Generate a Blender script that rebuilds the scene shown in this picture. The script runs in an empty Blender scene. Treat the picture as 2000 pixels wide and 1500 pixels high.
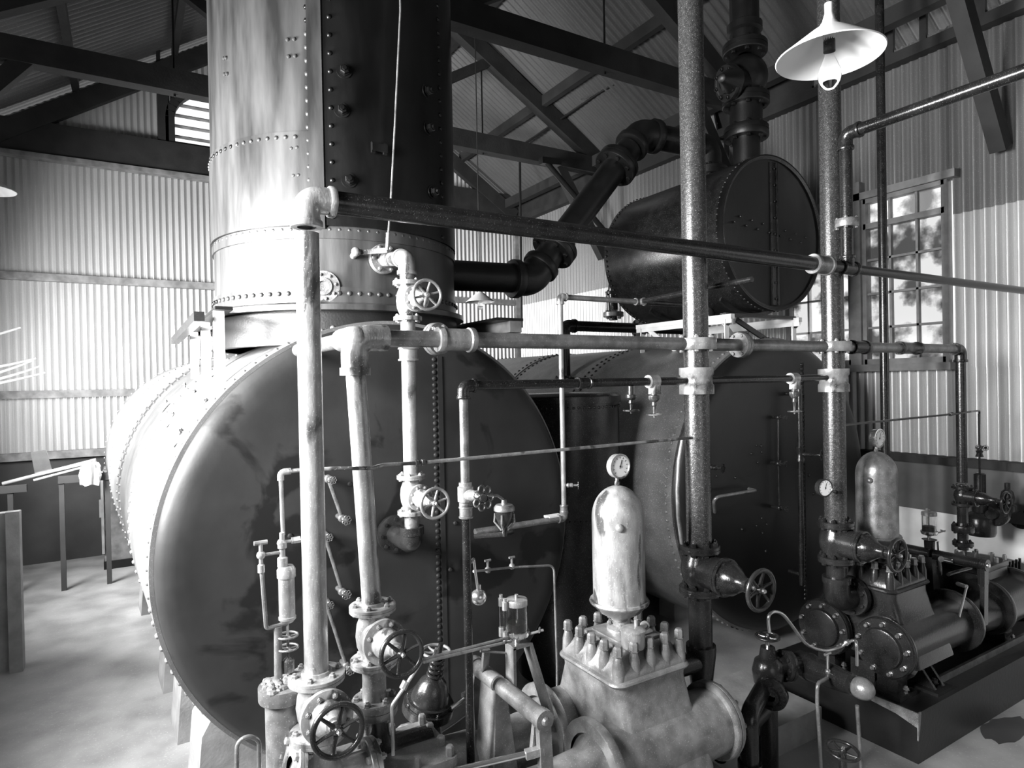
import bpy, bmesh, math, random
from mathutils import Vector, Matrix
random.seed(7)
V=Vector
S=bpy.context.scene; C=S.collection
PI=math.pi
# ---------------------------------------------------------------- camera
CF=V((0.51600043,0.8565402,-0.00907988)); CR=V((0.85632767,-0.51607592,-0.01919803)); CU=V((0.02112979,-0.00213084,0.99977447))
CO=V((0,0,2.3)); FPX=1244.65
cam=bpy.data.cameras.new('camera'); co=bpy.data.objects.new('camera',cam); C.objects.link(co)
cam.sensor_width=36; cam.lens=FPX/2000*36; cam.shift_y=.0025; cam.clip_start=.05; cam.clip_end=100
co.matrix_world=Matrix(((CR.x,CU.x,-CF.x,CO.x),(CR.y,CU.y,-CF.y,CO.y),(CR.z,CU.z,-CF.z,CO.z),(0,0,0,1)))
S.camera=co
# ---------------------------------------------------------------- colour, world, daylight through the openings, added front fill
S.view_settings.view_transform='Standard'; S.view_settings.look='None'; S.view_settings.gamma=1
S.view_settings.use_curve_mapping=False; S.view_settings.exposure=0.55
w=bpy.data.worlds.new('overcast_sky'); S.world=w; w.use_nodes=True
w.node_tree.nodes['Background'].inputs[0].default_value=(1,1,1,1); w.node_tree.nodes['Background'].inputs[1].default_value=0.9
def daylight(name,c,d,sx,sy,power,spread=180):
    l=bpy.data.lights.new(name,'AREA'); l.shape='RECTANGLE'; l.size=sx; l.size_y=sy; l.energy=power; l.spread=math.radians(spread)
    o=bpy.data.objects.new(name,l); C.objects.link(o); o.location=c
    o.rotation_euler=V(d).to_track_quat('-Z','Z').to_euler(); return o
daylight('daylight_stack_window',(-1.80,3.7,2.75),(1,.12,-.10),1.4,1.1,330,125)
daylight('daylight_rear_window',(-1.80,7.3,2.55),(.85,.40,-.16),2.1,1.2,400,135)
daylight('daylight_side_window',(-1.80,1.85,3.0),(1,0.0,-.22),1.4,1.2,250,130)
daylight('front_fill',(1.2,-2.85,2.2),(0,1,0),2.4,2.4,1.5)  # added fill lamp behind the camera, no door known there
# ---------------------------------------------------------------- pixel -> place on a known plane
def ray(u,v): return CF+CR*((u-1000)/FPX)-CU*((v-755)/FPX)
def P(u,v,**k):
    r=ray(u,v); (a,val),=k.items(); i='XYZ'.index(a)
    return CO+r*((val-CO[i])/r[i])
def PX(u,Y):                       # X at pixel column u (eye height) for depth plane Y
    return P(u,750,Y=Y).x
def PZ(u,v,Y): return P(u,v,Y=Y).z
# ---------------------------------------------------------------- materials
MATS={}
def mat(name,col,rough=.5,metal=0.,var=.25,scale=6.,bump=.0,bscale=60.,speck=0.,speckscale=220.,blotch=None,bl_scale=1.6,coat=0.,stretch=None,spec=.5,rvar=.0):
    m=bpy.data.materials.new(name); m.use_nodes=True; nt=m.node_tree; N=nt.nodes; L=nt.links
    b=N['Principled BSDF']; b.inputs['Roughness'].default_value=rough; b.inputs['Metallic'].default_value=metal
    b.inputs['Coat Weight'].default_value=coat; b.inputs['Coat Roughness'].default_value=.12; b.inputs['Specular IOR Level'].default_value=spec
    tc=N.new('ShaderNodeTexCoord'); mp=N.new('ShaderNodeMapping'); L.new(tc.outputs['Object'],mp.inputs[0])
    if stretch: mp.inputs['Scale'].default_value=stretch
    n=N.new('ShaderNodeTexNoise'); n.inputs['Scale'].default_value=scale; n.inputs['Detail'].default_value=6; L.new(mp.outputs[0],n.inputs[0])
    r=N.new('ShaderNodeValToRGB'); L.new(n.outputs[0],r.inputs[0])
    lo=col*(1-var); hi=min(1,col*(1+var))
    r.color_ramp.elements[0].position=.32; r.color_ramp.elements[1].position=.68
    r.color_ramp.elements[0].color=(lo,lo,lo,1); r.color_ramp.elements[1].color=(hi,hi,hi,1)
    out=r.outputs[0]
    if blotch is not None:
        n2=N.new('ShaderNodeTexNoise'); n2.inputs['Scale'].default_value=bl_scale; n2.inputs['Detail'].default_value=9; n2.inputs['Distortion'].default_value=.6; L.new(mp.outputs[0],n2.inputs[0])
        r2=N.new('ShaderNodeValToRGB'); r2.color_ramp.elements[0].position=.555; r2.color_ramp.elements[1].position=.60; L.new(n2.outputs[0],r2.inputs[0])
        mx=N.new('ShaderNodeMix'); mx.data_type='RGBA'; L.new(r2.outputs[0],mx.inputs[0]); L.new(out,mx.inputs[6]); mx.inputs[7].default_value=(blotch,blotch,blotch,1); out=mx.outputs[2]
    if speck>0:
        n3=N.new('ShaderNodeTexNoise'); n3.inputs['Scale'].default_value=speckscale; n3.inputs['Detail'].default_value=2; L.new(tc.outputs['Object'],n3.inputs[0])
        r3=N.new('ShaderNodeValToRGB'); r3.color_ramp.elements[0].position=.62; r3.color_ramp.elements[1].position=.70; L.new(n3.outputs[0],r3.inputs[0])
        mm=N.new('ShaderNodeMath'); mm.operation='MULTIPLY'; mm.inputs[1].default_value=speck; L.new(r3.outputs[0],mm.inputs[0])
        mx=N.new('ShaderNodeMix'); mx.data_type='RGBA'; L.new(mm.outputs[0],mx.inputs[0]); L.new(out,mx.inputs[6]); mx.inputs[7].default_value=(.75,.75,.75,1); out=mx.outputs[2]
    L.new(out,b.inputs['Base Color'])
    if rvar>0:
        mr=N.new('ShaderNodeMapRange'); mr.inputs[3].default_value=max(.04,rough-rvar); mr.inputs[4].default_value=min(1,rough+rvar); L.new(n.outputs[0],mr.inputs[0]); L.new(mr.outputs[0],b.inputs['Roughness'])
    if bump>0:
        n4=N.new('ShaderNodeTexNoise'); n4.inputs['Scale'].default_value=bscale; n4.inputs['Detail'].default_value=4; L.new(mp.outputs[0],n4.inputs[0])
        bp=N.new('ShaderNodeBump'); bp.inputs['Strength'].default_value=bump; bp.inputs['Distance'].default_value=.01; L.new(n4.outputs[0],bp.inputs['Height']); L.new(bp.outputs[0],b.inputs['Normal'])
    MATS[name]=m; return m
M_floor=mat('concrete_floor',.30,.33,0,.3,2.6,.12,25,speck=.2,speckscale=90,rvar=.12)
M_dado=mat('plastered_dado',.7,.8,0,.25,2.2,.1,30)
M_dado2=mat('dark_dado',.10,.8,0,.25,2.2,.1,30)  # darker tone for the band along the top of the right dado
M_backd=mat('shaded_dado',.035,.85,0,.25,2.2,.1,30)  # near-black: the shade on the back dado is put into its colour
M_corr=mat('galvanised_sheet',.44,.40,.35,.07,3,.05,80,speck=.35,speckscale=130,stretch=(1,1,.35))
M_corr_up=mat('dark_sheet',.17,.42,.35,.10,3,.05,80,speck=.2,speckscale=130,stretch=(1,1,.35))  # darker sheet tone: upper right course, left and front walls
M_roof=mat('roof_sheet',.13,.38,.45,.07,3,.05,80,speck=.15,speckscale=130)
M_timber=mat('dark_timber',.015,.75,0,.35,5,.2,40,stretch=(1,1,1))
M_timber2=mat('grey_timber',.17,.75,0,.35,9,.2,40)
M_frame=mat('window_frame_paint',.16,.6,0,.25,9)
M_boiler=mat('boiler_front_plate',.028,.45,0,.35,2.2,.06,40,blotch=.013,bl_scale=2.3,spec=.2,rvar=.1)
M_boiler2=mat('boiler_front_dark_plate',.007,.42,0,.3,3,.05,40,spec=.45)
M_shell=mat('boiler_shell_paint',.15,.42,.1,.2,5,.06,50,rvar=.1,speck=.25)
M_shell2=mat('dusty_shell_paint',.14,.38,.1,.25,6,.06,50,speck=.5,speckscale=160)
M_stack=mat('stack_plate',.05,.36,.2,.6,9,.06,60,stretch=(1,1,.16),rvar=.12,spec=.6)  # scuffed plate, base kept paler to put the left-hand light into it
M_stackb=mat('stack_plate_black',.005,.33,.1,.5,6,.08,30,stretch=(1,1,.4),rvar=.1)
M_alu=mat('silver_pipe_paint',.30,.32,.45,.3,24,.12,150,speck=.35,speckscale=150,blotch=.07,bl_scale=6.5,stretch=(1,1,.4),rvar=.08)
M_alud=mat('dull_silver_paint',.20,.34,.5,.35,18,.12,150,speck=.3,speckscale=150,rvar=.08)
M_blk=mat('black_pipe_lacquer',.016,.24,.3,.4,14,.08,120,speck=.1,speckscale=170,rvar=.06,spec=.6)
M_col=mat('speckled_column_paint',.05,.25,.45,.3,60,.12,160,speck=.45,speckscale=260,rvar=.08,spec=.6)
M_blkd=mat('matt_black_iron',.006,.42,.1,.4,10,.1,90)
M_cast=mat('grey_cast_iron',.21,.33,.4,.35,14,.15,120,speck=.3,speckscale=190,rvar=.08)
M_castd=mat('dark_cast_iron',.026,.24,.4,.35,9,.08,100,speck=.08,spec=.6,rvar=.06)
M_brass=mat('polished_brass_grey',.55,.22,.9,.1,12)
M_steel=mat('bright_steel',.6,.2,.95,.1,14)
M_enamel=mat('white_enamel',.7,.35,0,.05,5)
M_dial=mat('gauge_dial',.85,.4,0,.03,5)
M_ink=mat('dial_ink',.02,.5,0,.05,5)
M_rag=mat('cotton_rag',.4,.9,0,.1,9,.3,60)
M_conc=mat('concrete_block',.26,.85,0,.2,8,.2,60)
M_plinth=mat('oily_plinth',.014,.4,0,.4,5,.12,40,rvar=.1)
M_plinthw=mat('worn_plinth_edge',.22,.6,0,.5,14,.2,60,speck=.5)
M_whiteiron=mat('white_painted_iron',.78,.5,0,.1,9)
M_oil=mat('oil_stain',.05,.3,0,.3,4)
def glassmat(name,rough,alpha,dirt):
    m=bpy.data.materials.new(name); m.use_nodes=True; nt=m.node_tree; N=nt.nodes; L=nt.links
    out=N['Material Output']; b=N['Principled BSDF']; b.inputs['Base Color'].default_value=(dirt,dirt,dirt,1); b.inputs['Roughness'].default_value=.15
    t=N.new('ShaderNodeBsdfTransparent'); mx=N.new('ShaderNodeMixShader')
    n=N.new('ShaderNodeTexNoise'); n.inputs['Scale'].default_value=3.2; n.inputs['Detail'].default_value=5
    tc=N.new('ShaderNodeTexCoord'); L.new(tc.outputs['Object'],n.inputs[0])
    r=N.new('ShaderNodeValToRGB'); r.color_ramp.elements[0].position=.45; r.color_ramp.elements[1].position=.56
    r.color_ramp.elements[0].color=(alpha,alpha,alpha,1); r.color_ramp.elements[1].color=(min(1,alpha+.62),)*3+(1,)
    L.new(n.outputs[0],r.inputs[0]); L.new(r.outputs[0],mx.inputs[0]); L.new(t.outputs[0],mx.inputs[1]); L.new(b.outputs[0],mx.inputs[2]); L.new(mx.outputs[0],out.inputs[0])
    return m
M_pane=glassmat('grimy_window_glass',.1,.22,.06)
M_paneclear=glassmat('clear_window_glass',.1,.05,.2)
def clearglass(name,tr):
    m=bpy.data.materials.new(name); m.use_nodes=True; b=m.node_tree.nodes['Principled BSDF']
    b.inputs['Base Color'].default_value=(.9,.9,.9,1); b.inputs['Roughness'].default_value=.03; b.inputs['Transmission Weight'].default_value=tr; b.inputs['IOR'].default_value=1.45
    return m
M_glass=clearglass('clear_glass',1.0)
M_bulb=clearglass('thin_bulb_glass',1.0); M_bulb.node_tree.nodes['Principled BSDF'].inputs['IOR'].default_value=1.08
# ---------------------------------------------------------------- mesh builder
def basis(a):
    a=V(a).normalized(); t=V((0,0,1)) if abs(a.z)<.9 else V((1,0,0))
    u=t.cross(a).normalized(); return u,a.cross(u),a
class MB:
    def __init__(s): s.v=[]; s.f=[]
    def add(s,vs,fs):
        k=len(s.v); s.v+=[V(x) for x in vs]; s.f+=[tuple(i+k for i in f) for f in fs]; return s
    def lathe(s,prof,o,a,n=24,sy=1.):
        u,w_,a=basis(a); o=V(o); vs=[]; fs=[]; rings=[]
        for r,h in prof:
            if r<1e-6: rings.append([len(vs)]); vs.append(o+a*h)
            else:
                rings.append(list(range(len(vs),len(vs)+n)))
                for i in range(n):
                    t=2*PI*i/n; vs.append(o+a*h+(u*math.cos(t)*sy+w_*math.sin(t))*r)
        for A,B in zip(rings,rings[1:]):
            for i in range(n):
                j=(i+1)%n
                if len(A)==1 and len(B)==1: continue
                if len(A)==1: fs.append((A[0],B[j],B[i]))
                elif len(B)==1: fs.append((A[i],A[j],B[0]))
                else: fs.append((A[i],A[j],B[j],B[i]))
        return s.add(vs,fs)
    def cyl(s,p,q,r,r2=None,n=20):
        p=V(p);q=V(q);h=(q-p).length
        if r2 is None:r2=r
        return s.lathe([(0,0),(r,0),(r2,h),(0,h)],p,q-p,n)
    def tube(s,pts,r,n=14,cap=True):
        pts=[V(p) for p in pts]; u=None; vs=[];fs=[]
        m=len(pts); rr=r if isinstance(r,(list,tuple)) else [r]*m
        for i,p in enumerate(pts):
            d=(pts[min(i+1,m-1)]-pts[max(i-1,0)]).normalized()
            if u is None: u,_,_=basis(d)
            u=(u-d*u.dot(d)).normalized(); w_=d.cross(u)
            for k in range(n):
                t=2*PI*k/n; vs.append(p+(u*math.cos(t)+w_*math.sin(t))*rr[i])
        for i in range(m-1):
            for k in range(n):
                j=(k+1)%n; fs.append((i*n+k,i*n+j,(i+1)*n+j,(i+1)*n+k))
        if cap: fs+= [tuple(range(n-1,-1,-1)),tuple((m-1)*n+k for k in range(n))]
        return s.add(vs,fs)
    def torus(s,c,a,R,r,n=36,m=10):
        u,w_,a=basis(a); c=V(c); vs=[];fs=[]
        for i in range(n):
            t=2*PI*i/n; d=u*math.cos(t)+w_*math.sin(t)
            for k in range(m):
                q=2*PI*k/m; vs.append(c+d*(R+r*math.cos(q))+a*r*math.sin(q))
        for i in range(n):
            for k in range(m):
                fs.append((i*m+k,((i+1)%n)*m+k,((i+1)%n)*m+(k+1)%m,i*m+(k+1)%m))
        return s.add(vs,fs)
    def box(s,c,d,M=None):
        c=V(c);x,y,z=[k/2 for k in d]
        vs=[V((a*x,b*y,e*z)) for a in(-1,1) for b in(-1,1) for e in(-1,1)]
        if M: vs=[M@q for q in vs]
        return s.add([c+q for q in vs],[(0,1,3,2),(4,6,7,5),(0,4,5,1),(2,3,7,6),(0,2,6,4),(1,5,7,3)])
    def bar(s,p,q,w_,h,up=(0,0,1)):
        p=V(p);q=V(q);d=(q-p);L=d.length;d.normalize();sd=d.cross(V(up))
        if sd.length<1e-4: sd=d.cross(V((1,0,0)))
        sd.normalize();u=sd.cross(d)
        vs=[p+d*L*a+sd*w_*b/2+u*h*e/2 for a in(0,1) for b in(-1,1) for e in(-1,1)]
        return s.add(vs,[(0,1,3,2),(4,6,7,5),(0,4,5,1),(2,3,7,6),(0,2,6,4),(1,5,7,3)])
    def prism(s,poly,a,h):       # poly list of 3d pts, extruded by vector a*h
        poly=[V(p) for p in poly]; n=len(poly); e=V(a)*h
        return s.add(poly+[p+e for p in poly],[tuple(range(n-1,-1,-1)),tuple(range(n,2*n))]+[(i,(i+1)%n,n+(i+1)%n,n+i) for i in range(n)])
    def sphere(s,c,r,n=16,m=10,sc=(1,1,1)):
        c=V(c); k=len(s.v); b=MB().lathe([(r*math.sin(PI*i/m) if 0<i<m else 0,-r*math.cos(PI*i/m)) for i in range(m+1)],(0,0,0),(0,0,1),n)
        return s.add([c+V((q.x*sc[0],q.y*sc[1],q.z*sc[2])) for q in b.v],b.f)
    def loft(s,rings,cap=True):
        n=len(rings[0]); vs=[];fs=[]
        for R in rings: vs+=[V(p) for p in R]
        for i in range(len(rings)-1):
            for k in range(n):
                j=(k+1)%n; fs.append((i*n+k,i*n+j,(i+1)*n+j,(i+1)*n+k))
        if cap: fs+=[tuple(range(n-1,-1,-1)),tuple((len(rings)-1)*n+k for k in range(n))]
        return s.add(vs,fs)
    def rivets(s,pts,r,n=8):      # pts: (pos, normal)
        for p,d in pts:
            s.lathe([(r,0),(r*.92,r*.35),(r*.6,r*.68),(0,r*.8)],p,d,n)
        return s
    def mesh(s,name,loc=(0,0,0),angle=38):
        loc=V(loc); me=bpy.data.meshes.new(name); me.from_pydata([q-loc for q in s.v],[],s.f); me.update()
        bm=bmesh.new(); bm.from_mesh(me); bmesh.ops.recalc_face_normals(bm,faces=bm.faces); bm.to_mesh(me); bm.free()
        me.shade_smooth(); me.set_sharp_from_angle(angle=math.radians(angle)); return me
def fillet(pts,R,k=7):
    pts=[V(p) for p in pts]; out=[pts[0]]
    for a,b,c in zip(pts,pts[1:],pts[2:]):
        d1=(a-b).normalized();d2=(c-b).normalized(); ang=d1.angle(d2)
        t=R/math.tan(ang/2); t=min(t,(a-b).length*.49,(c-b).length*.49); r=t*math.tan(ang/2)
        p1=b+d1*t; ctr=b+(d1+d2).normalized()*(r/math.sin(ang/2)); s1=p1-ctr; s2=(b+d2*t)-ctr
        for i in range(k+1):
            aa=s1.angle(s2,0)
            q=s1 if aa<1e-3 else (s1*math.sin((1-i/k)*aa)+s2*math.sin(i/k*aa))/math.sin(aa)
            out.append(ctr+q)
    out.append(pts[-1]); return out
# ---------------------------------------------------------------- things
ALLT=[]
class T:
    def __init__(s,name,label,cat,loc,group=None,kind=None):
        s.rv=[]; ALLT.append(s)
        s.o=bpy.data.objects.new(name,None); C.objects.link(s.o); s.loc=V(loc); s.o.location=loc; s.o.empty_display_size=.1
        if kind: s.o['kind']=kind
        if label: s.o['label']=label; s.o['category']=cat
        if group: s.o['group']=group
    def part(s,name,mb,m,parent=None,label=None):
        o=bpy.data.objects.new(name,mb.mesh(name,s.loc)); C.objects.link(o); o.data.materials.append(m); o.parent=parent or s.o
        if label: o['label']=label
        return o
    def bolt(s,pos,axis,r,L,m,parent=None,name='bolt'):
        key=(name,round(r,4),round(L,4),m.name)
        if key not in BOLTS:
            b=MB(); h=r*.9
            if name in('cover_nut','rivet','stay_bolt','pin'): b.lathe([(0,-L/2),(r*1.15,-L/2),(r*1.15,-L/2+r*.2),(r,-L/2+r*.2),(r,L/2+r*1.1),(r*.75,L/2+r*1.5),(0,L/2+r*1.6)] if name=='cover_nut' else [(0,-L/2),(r,-L/2),(r*.95,L/2),(r*.65,L/2+r*.45),(0,L/2+r*.6)],(0,0,0),(0,0,1),6 if name=='cover_nut' else 12)
            else:
                b.lathe([(0,-L/2-h),(r*.85,-L/2-h),(r,-L/2-h*.8),(r,-L/2),(r*.55,-L/2),(r*.55,L/2),(r*1.25,L/2),(r*1.25,L/2+r*.15),(r,L/2+r*.15),(r,L/2+h*.9),(r*.8,L/2+h*1.1),(r*.55,L/2+h*1.1),(r*.5,L/2+h*1.6),(0,L/2+h*1.6)],(0,0,0),(0,0,1),6)
            me=b.mesh(name,angle=20); me.materials.append(m); BOLTS[key]=me
        o=bpy.data.objects.new(name,BOLTS[key]); C.objects.link(o); o.parent=parent or s.o
        o.location=V(pos)-s.loc; o.rotation_euler=V(axis).to_track_quat('Z','Y').to_euler(); return o
    def rivets(s,pts,r,m,parent=None):
        for p,d in pts: s.rv.append((V(p),V(d).normalized(),r,m,parent or s.o))
    def finish(s):
        if not s.rv: return
        def key(e):
            p,d=e[0],e[1]; q=p-CO; dep=q.dot(CF); u=1000+FPX*q.dot(CR)/max(dep,.01); v=755-FPX*q.dot(CU)/max(dep,.01)
            return (0 if d.dot(-q)>0 and -10<u<2010 and -10<v<1510 else 1, q.length)
        s.rv.sort(key=key); near=s.rv[:100]; rest=s.rv[100:]
        for p,d,r,m,par in near:
            kk=('rivet',round(r,4),m.name)
            if kk not in BOLTS:
                me=MB().rivets([(V((0,0,0)),V((0,0,1)))],r,10).mesh('rivet'); me.materials.append(m); BOLTS[kk]=me
            o=bpy.data.objects.new('rivet',BOLTS[kk]); C.objects.link(o); o.parent=par; o.location=p-s.loc; o.rotation_euler=d.to_track_quat('Z','Y').to_euler()
        if rest:
            b=MB()
            for p,d,r,m,par in rest: b.rivets([(p,d)],r,6)
            o=s.part('rivets',b,rest[0][3]); o['kind']='stuff'
BOLTS={}
def solo(name,mb,m,label,cat,group=None,kind=None,loc=None):
    loc=loc if loc is not None else sum(mb.v,V((0,0,0)))/len(mb.v)
    o=bpy.data.objects.new(name,mb.mesh(name,loc)); C.objects.link(o); o.location=loc; o.data.materials.append(m)
    if kind: o['kind']=kind
    if label: o['label']=label; o['category']=cat
    if group: o['group']=group
    return o
def struct(name,mb,m): return solo(name,mb,m,None,None,kind='structure')
def flange(t,c,a,r,th,nb,m,mb_=None,br=.012,bc=.8,ph=0,name='flange',parent=None,bolts=True):
    """a bolted pair of rings centred on c"""
    a=V(a).normalized(); g=th*.04
    f=t.part(name,MB().lathe([(r*.3,-th/2),(r*.97,-th/2),(r,-th/2+th*.08),(r,-g),(r*.975,-g),(r*.975,g),(r,g),(r,th/2-th*.08),(r*.97,th/2),(r*.56,th/2),(r*.52,th*.9),(r*.3,th*.9)],c,a,40),m,parent)
    if bolts:
        u,w_,_=basis(a)
        for i in range(nb):
            q=2*PI*(i+ph)/nb; t.bolt(V(c)+(u*math.cos(q)+w_*math.sin(q))*r*bc,a,br,th*1.02,mb_ or m,parent=f)
    return f
def coupling(t,c,a,r,L,m,name='coupling'):
    return t.part(name,MB().lathe([(r*.8,-L/2),(r*1.32,-L/2),(r*1.36,-L/2+.004),(r*1.36,-L*.36),(r*1.2,-L*.33),(r*1.2,L*.33),(r*1.36,L*.36),(r*1.36,L/2-.004),(r*1.32,L/2),(r*.8,L/2)],c,a,28),m)
def elbow(t,p,b,q,r,m,R=None,name='elbow'):
    """fitting round the corner b, between directions to p and q"""
    b=V(b); d1=(V(p)-b).normalized(); d2=(V(q)-b).normalized(); R=R or r*2.0; k=R/math.tan(d1.angle(d2)/2)+r*.45
    mb=MB().tube(fillet([b+d1*k,b,b+d2*k],R,9),r*1.16,20)
    for d in(d1,d2): mb.lathe([(r*.8,-r*.28),(r*1.3,-r*.28),(r*1.34,-r*.2),(r*1.34,r*.2),(r*1.3,r*.28),(r*.8,r*.28)],b+d*k,d,24)
    return t.part(name,mb,m)
def tee(t,c,a,d,r,m,name='tee'):
    c=V(c);a=V(a).normalized();d=V(d).normalized();k=r*2.0
    mb=MB().cyl(c-a*k,c+a*k,r*1.16).cyl(c,c+d*k,r*1.16)
    for e,dd in((c-a*k,a),(c+a*k,a),(c+d*k,d)): mb.lathe([(r*.8,-r*.25),(r*1.32,-r*.25),(r*1.36,-r*.15),(r*1.36,r*.15),(r*1.32,r*.25),(r*.8,r*.25)],e,dd,24)
    return t.part(name,mb,m)
def handwheel(t,c,a,R,m,spokes=6,name='handwheel',parent=None,rim=.105,dish=.25):
    c=V(c);u,w_,a=basis(a); mb=MB().torus(c,a,R*(1-rim),R*rim,36,10)
    hub=c-a*R*dish*.3
    for i in range(spokes):
        q=2*PI*(i+.25)/spokes; d=u*math.cos(q)+w_*math.sin(q)
        mb.tube([hub+d*R*.08,hub+d*R*.5,c+d*R*(1-rim*1.3)],[R*.10,R*.075,R*.065],8)
    mb.lathe([(0,-R*.25),(R*.15,-R*.25),(R*.19,-R*.1),(R*.19,R*.02),(R*.13,R*.1),(0,R*.12)],c,a,16)
    o=t.part(name,mb,m,parent)
    t.part('wheel_nut',MB().lathe([(0,0),(R*.1,0),(R*.1,R*.12),(R*.06,R*.16),(0,R*.16)],c+a*R*.1,a,6),M_steel,o)
    return o
def petalwheel(t,c,a,R,m):
    c=V(c);u,w_,a=basis(a); mb=MB()
    for i in range(7):
        q=2*PI*i/7; d=u*math.cos(q)+w_*math.sin(q); mb.torus(c+d*R*.66,a,R*.27,R*.075,14,6)
    mb.lathe([(0,-R*.15),(R*.28,-R*.12),(R*.3,R*.08),(0,R*.14)],c,a,12)
    return t.part('handwheel',mb,m)
def gate_valve(label,c,axis,bdir,r,wr,L,d1,d2,m,mw,fr=2.1,nb=6,group=None,wheel=True,ph=.5,flmat=None,roundbody=1.5):
    """c centre; axis flow; bdir bonnet; r pipe radius; L flange to flange; d1 bonnet flange distance; d2 handwheel distance"""
    c=V(c);axis=V(axis).normalized();bdir=V(bdir).normalized(); fl=flmat or m
    t=T('gate_valve',label,'valve',c,group)
    body=MB().lathe([(0,-L/2),(r*1.15,-L/2),(r*1.15,-L*.38),(r*roundbody,-L*.2),(r*(roundbody+.12),0),(r*roundbody,L*.2),(r*1.15,L*.38),(r*1.15,L/2),(0,L/2)],c,axis,28)
    body.lathe([(0,0),(r*1.45,0),(r*1.4,d1-r*.2),(0,d1-r*.2)],c,bdir,28)
    bo=t.part('valve_body',body,m)
    for sgn in(-1,1): flange(t,c+axis*sgn*L/2,axis,r*fr,r*.62,nb,fl,br=r*.25,ph=ph,bc=.79)
    flange(t,c+bdir*d1,bdir,r*fr*.92,r*.5,8,fl,br=r*.20,ph=.5,name='bonnet_flange')
    Lb=d2-d1
    bn=t.part('bonnet',MB().lathe([(0,r*.2),(r*1.35,r*.2),(r*1.3,Lb*.25),(r*.85,Lb*.42),(r*.6,Lb*.55),(r*.62,Lb*.68),(r*.45,Lb*.7),(r*.45,Lb*.8),(0,Lb*.8)],c+bdir*d1,bdir,24),m)
    t.part('stem',MB().cyl(c+bdir*(d1+Lb*.6),c+bdir*(d2+.01),r*.2,n=12),M_steel)
    if wheel: handwheel(t,c+bdir*d2,bdir,wr,mw)
    return t
def gauge(label,c,d,r,stem_to,m):
    c=V(c);d=V(d).normalized(); t=T('pressure_gauge',label,'gauge',c)
    t.part('case',MB().lathe([(0,-r*.75),(r*.85,-r*.7),(r,-r*.5),(r,0),(r*1.06,0),(r*1.06,r*.12),(r*.95,r*.14),(r*.9,r*.05),(0,r*.05)],c,d,32),m)
    dl=t.part('dial',MB().lathe([(r*.9,0),(0,0.0005)],c+d*r*.065,d,32),M_dial)
    u,w_,_=basis(d); mk=MB()
    for i in range(11):
        q=PI*(-.25+1.5*i/10); e=u*math.cos(q)+w_*math.sin(q); mk.bar(c+d*r*.075+e*r*.66,c+d*r*.075+e*r*.8,r*.05,r*.01,d)
    t.part('scale_marks',mk,M_ink,dl)
    e=u*.3+w_*.9; t.part('needle',MB().bar(c+d*r*.09-e*r*.2,c+d*r*.09+e*r*.6,r*.05,r*.02,d).lathe([(r*.08,0),(r*.08,r*.05),(0,r*.06)],c+d*r*.07,d,10),M_ink,dl)
    t.part('stem',MB().cyl(c-d*r*.35,stem_to,r*.16,n=10).lathe([(r*.22,-r*.15),(r*.22,r*.15)],V(stem_to)*.8+(c-d*r*.35)*.2,V(stem_to)-c,6),m)
    return t
def cock(label,p,d,m,s=1.,spokes=0,group=None,up=(0,0,1)):
    """small wall cock: stem sticking out along d with a little knobbed handwheel"""
    p=V(p);d=V(d).normalized(); t=T('small_cock',label,'valve',p,group)
    t.part('cock_body',MB().lathe([(0,0),(.016*s,0),(.016*s,.012*s),(.009*s,.014*s),(.009*s,.04*s),(.014*s,.042*s),(.014*s,.06*s),(.007*s,.062*s),(.007*s,.09*s),(0,.09*s)],p,d,12).sphere(p+d*.03*s,.015*s,12,8),m)
    petalwheel(t,p+d*.095*s,d,.026*s,m); return t
# ================================================================ THE BUILDING
XL,XR,YB,YF=-1.72,6.5,10.5,-2.7
EZ=5.7; SL=.65; RX=2.39; RZ=EZ+SL*(XR-RX)
struct('floor',MB().box(((XL+XR)/2,(YB+YF)/2,-.05),(XR-XL+1.0,YB-YF+1.0,.1)),M_floor)
def corr(mb,o,du,dv,n,lu,lv,pitch=.082,amp=.015,top=None,seg=8):
    """corrugated sheet: ribs run along dv, waves along du; top(u)->length allows raked ends"""
    o=V(o);du=V(du);dv=V(dv);n=V(n); k=int(lu/pitch*seg)
    vs=[]
    for i in range(k+1):
        u=lu*i/k; off=n*amp*math.sin(2*PI*u/pitch); L=top(u) if top else lv
        b=L[0] if isinstance(L,tuple) else 0; e=L[1] if isinstance(L,tuple) else L
        vs+=[o+du*u+dv*b+off,o+du*u+dv*e+off]
    return mb.add(vs,[(2*i,2*i+2,2*i+3,2*i+1) for i in range(k)])
DZ=1.42
# back wall: gable with an arched louvre opening
def gable(x): return min(EZ+SL*(XR-x),EZ+SL*(x-XL))-.10
AX0,AX1,AZ0,AZS=.60,2.9,5.80,6.20
def arch(x):
    c=(AX0+AX1)/2; h=(AX1-AX0)/2; return AZS+.66*math.sqrt(max(0,1-((x-c)/h)**2))
mb=MB(); corr(mb,(XL,YB,0),(1,0,0),(0,0,1),(0,-1,0),XR-XL,1,top=lambda u:(DZ,min(5.45,gable(XL+u))))
corr(mb,(XL,YB,0),(1,0,0),(0,0,1),(0,-1,0),AX0-XL,1,top=lambda u:(5.45,gable(XL+u)))
corr(mb,(AX1,YB,0),(1,0,0),(0,0,1),(0,-1,0),XR-AX1,1,top=lambda u:(5.45,gable(AX1+u)))
corr(mb,(AX0,YB,0),(1,0,0),(0,0,1),(0,-1,0),AX1-AX0,1,top=lambda u:(arch(AX0+u),gable(AX0+u)))
corr(mb,(AX0,YB,0),(1,0,0),(0,0,1),(0,-1,0),AX1-AX0,1,top=lambda u:(5.45,AZ0))
struct('wall_back',mb,M_corr)
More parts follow.
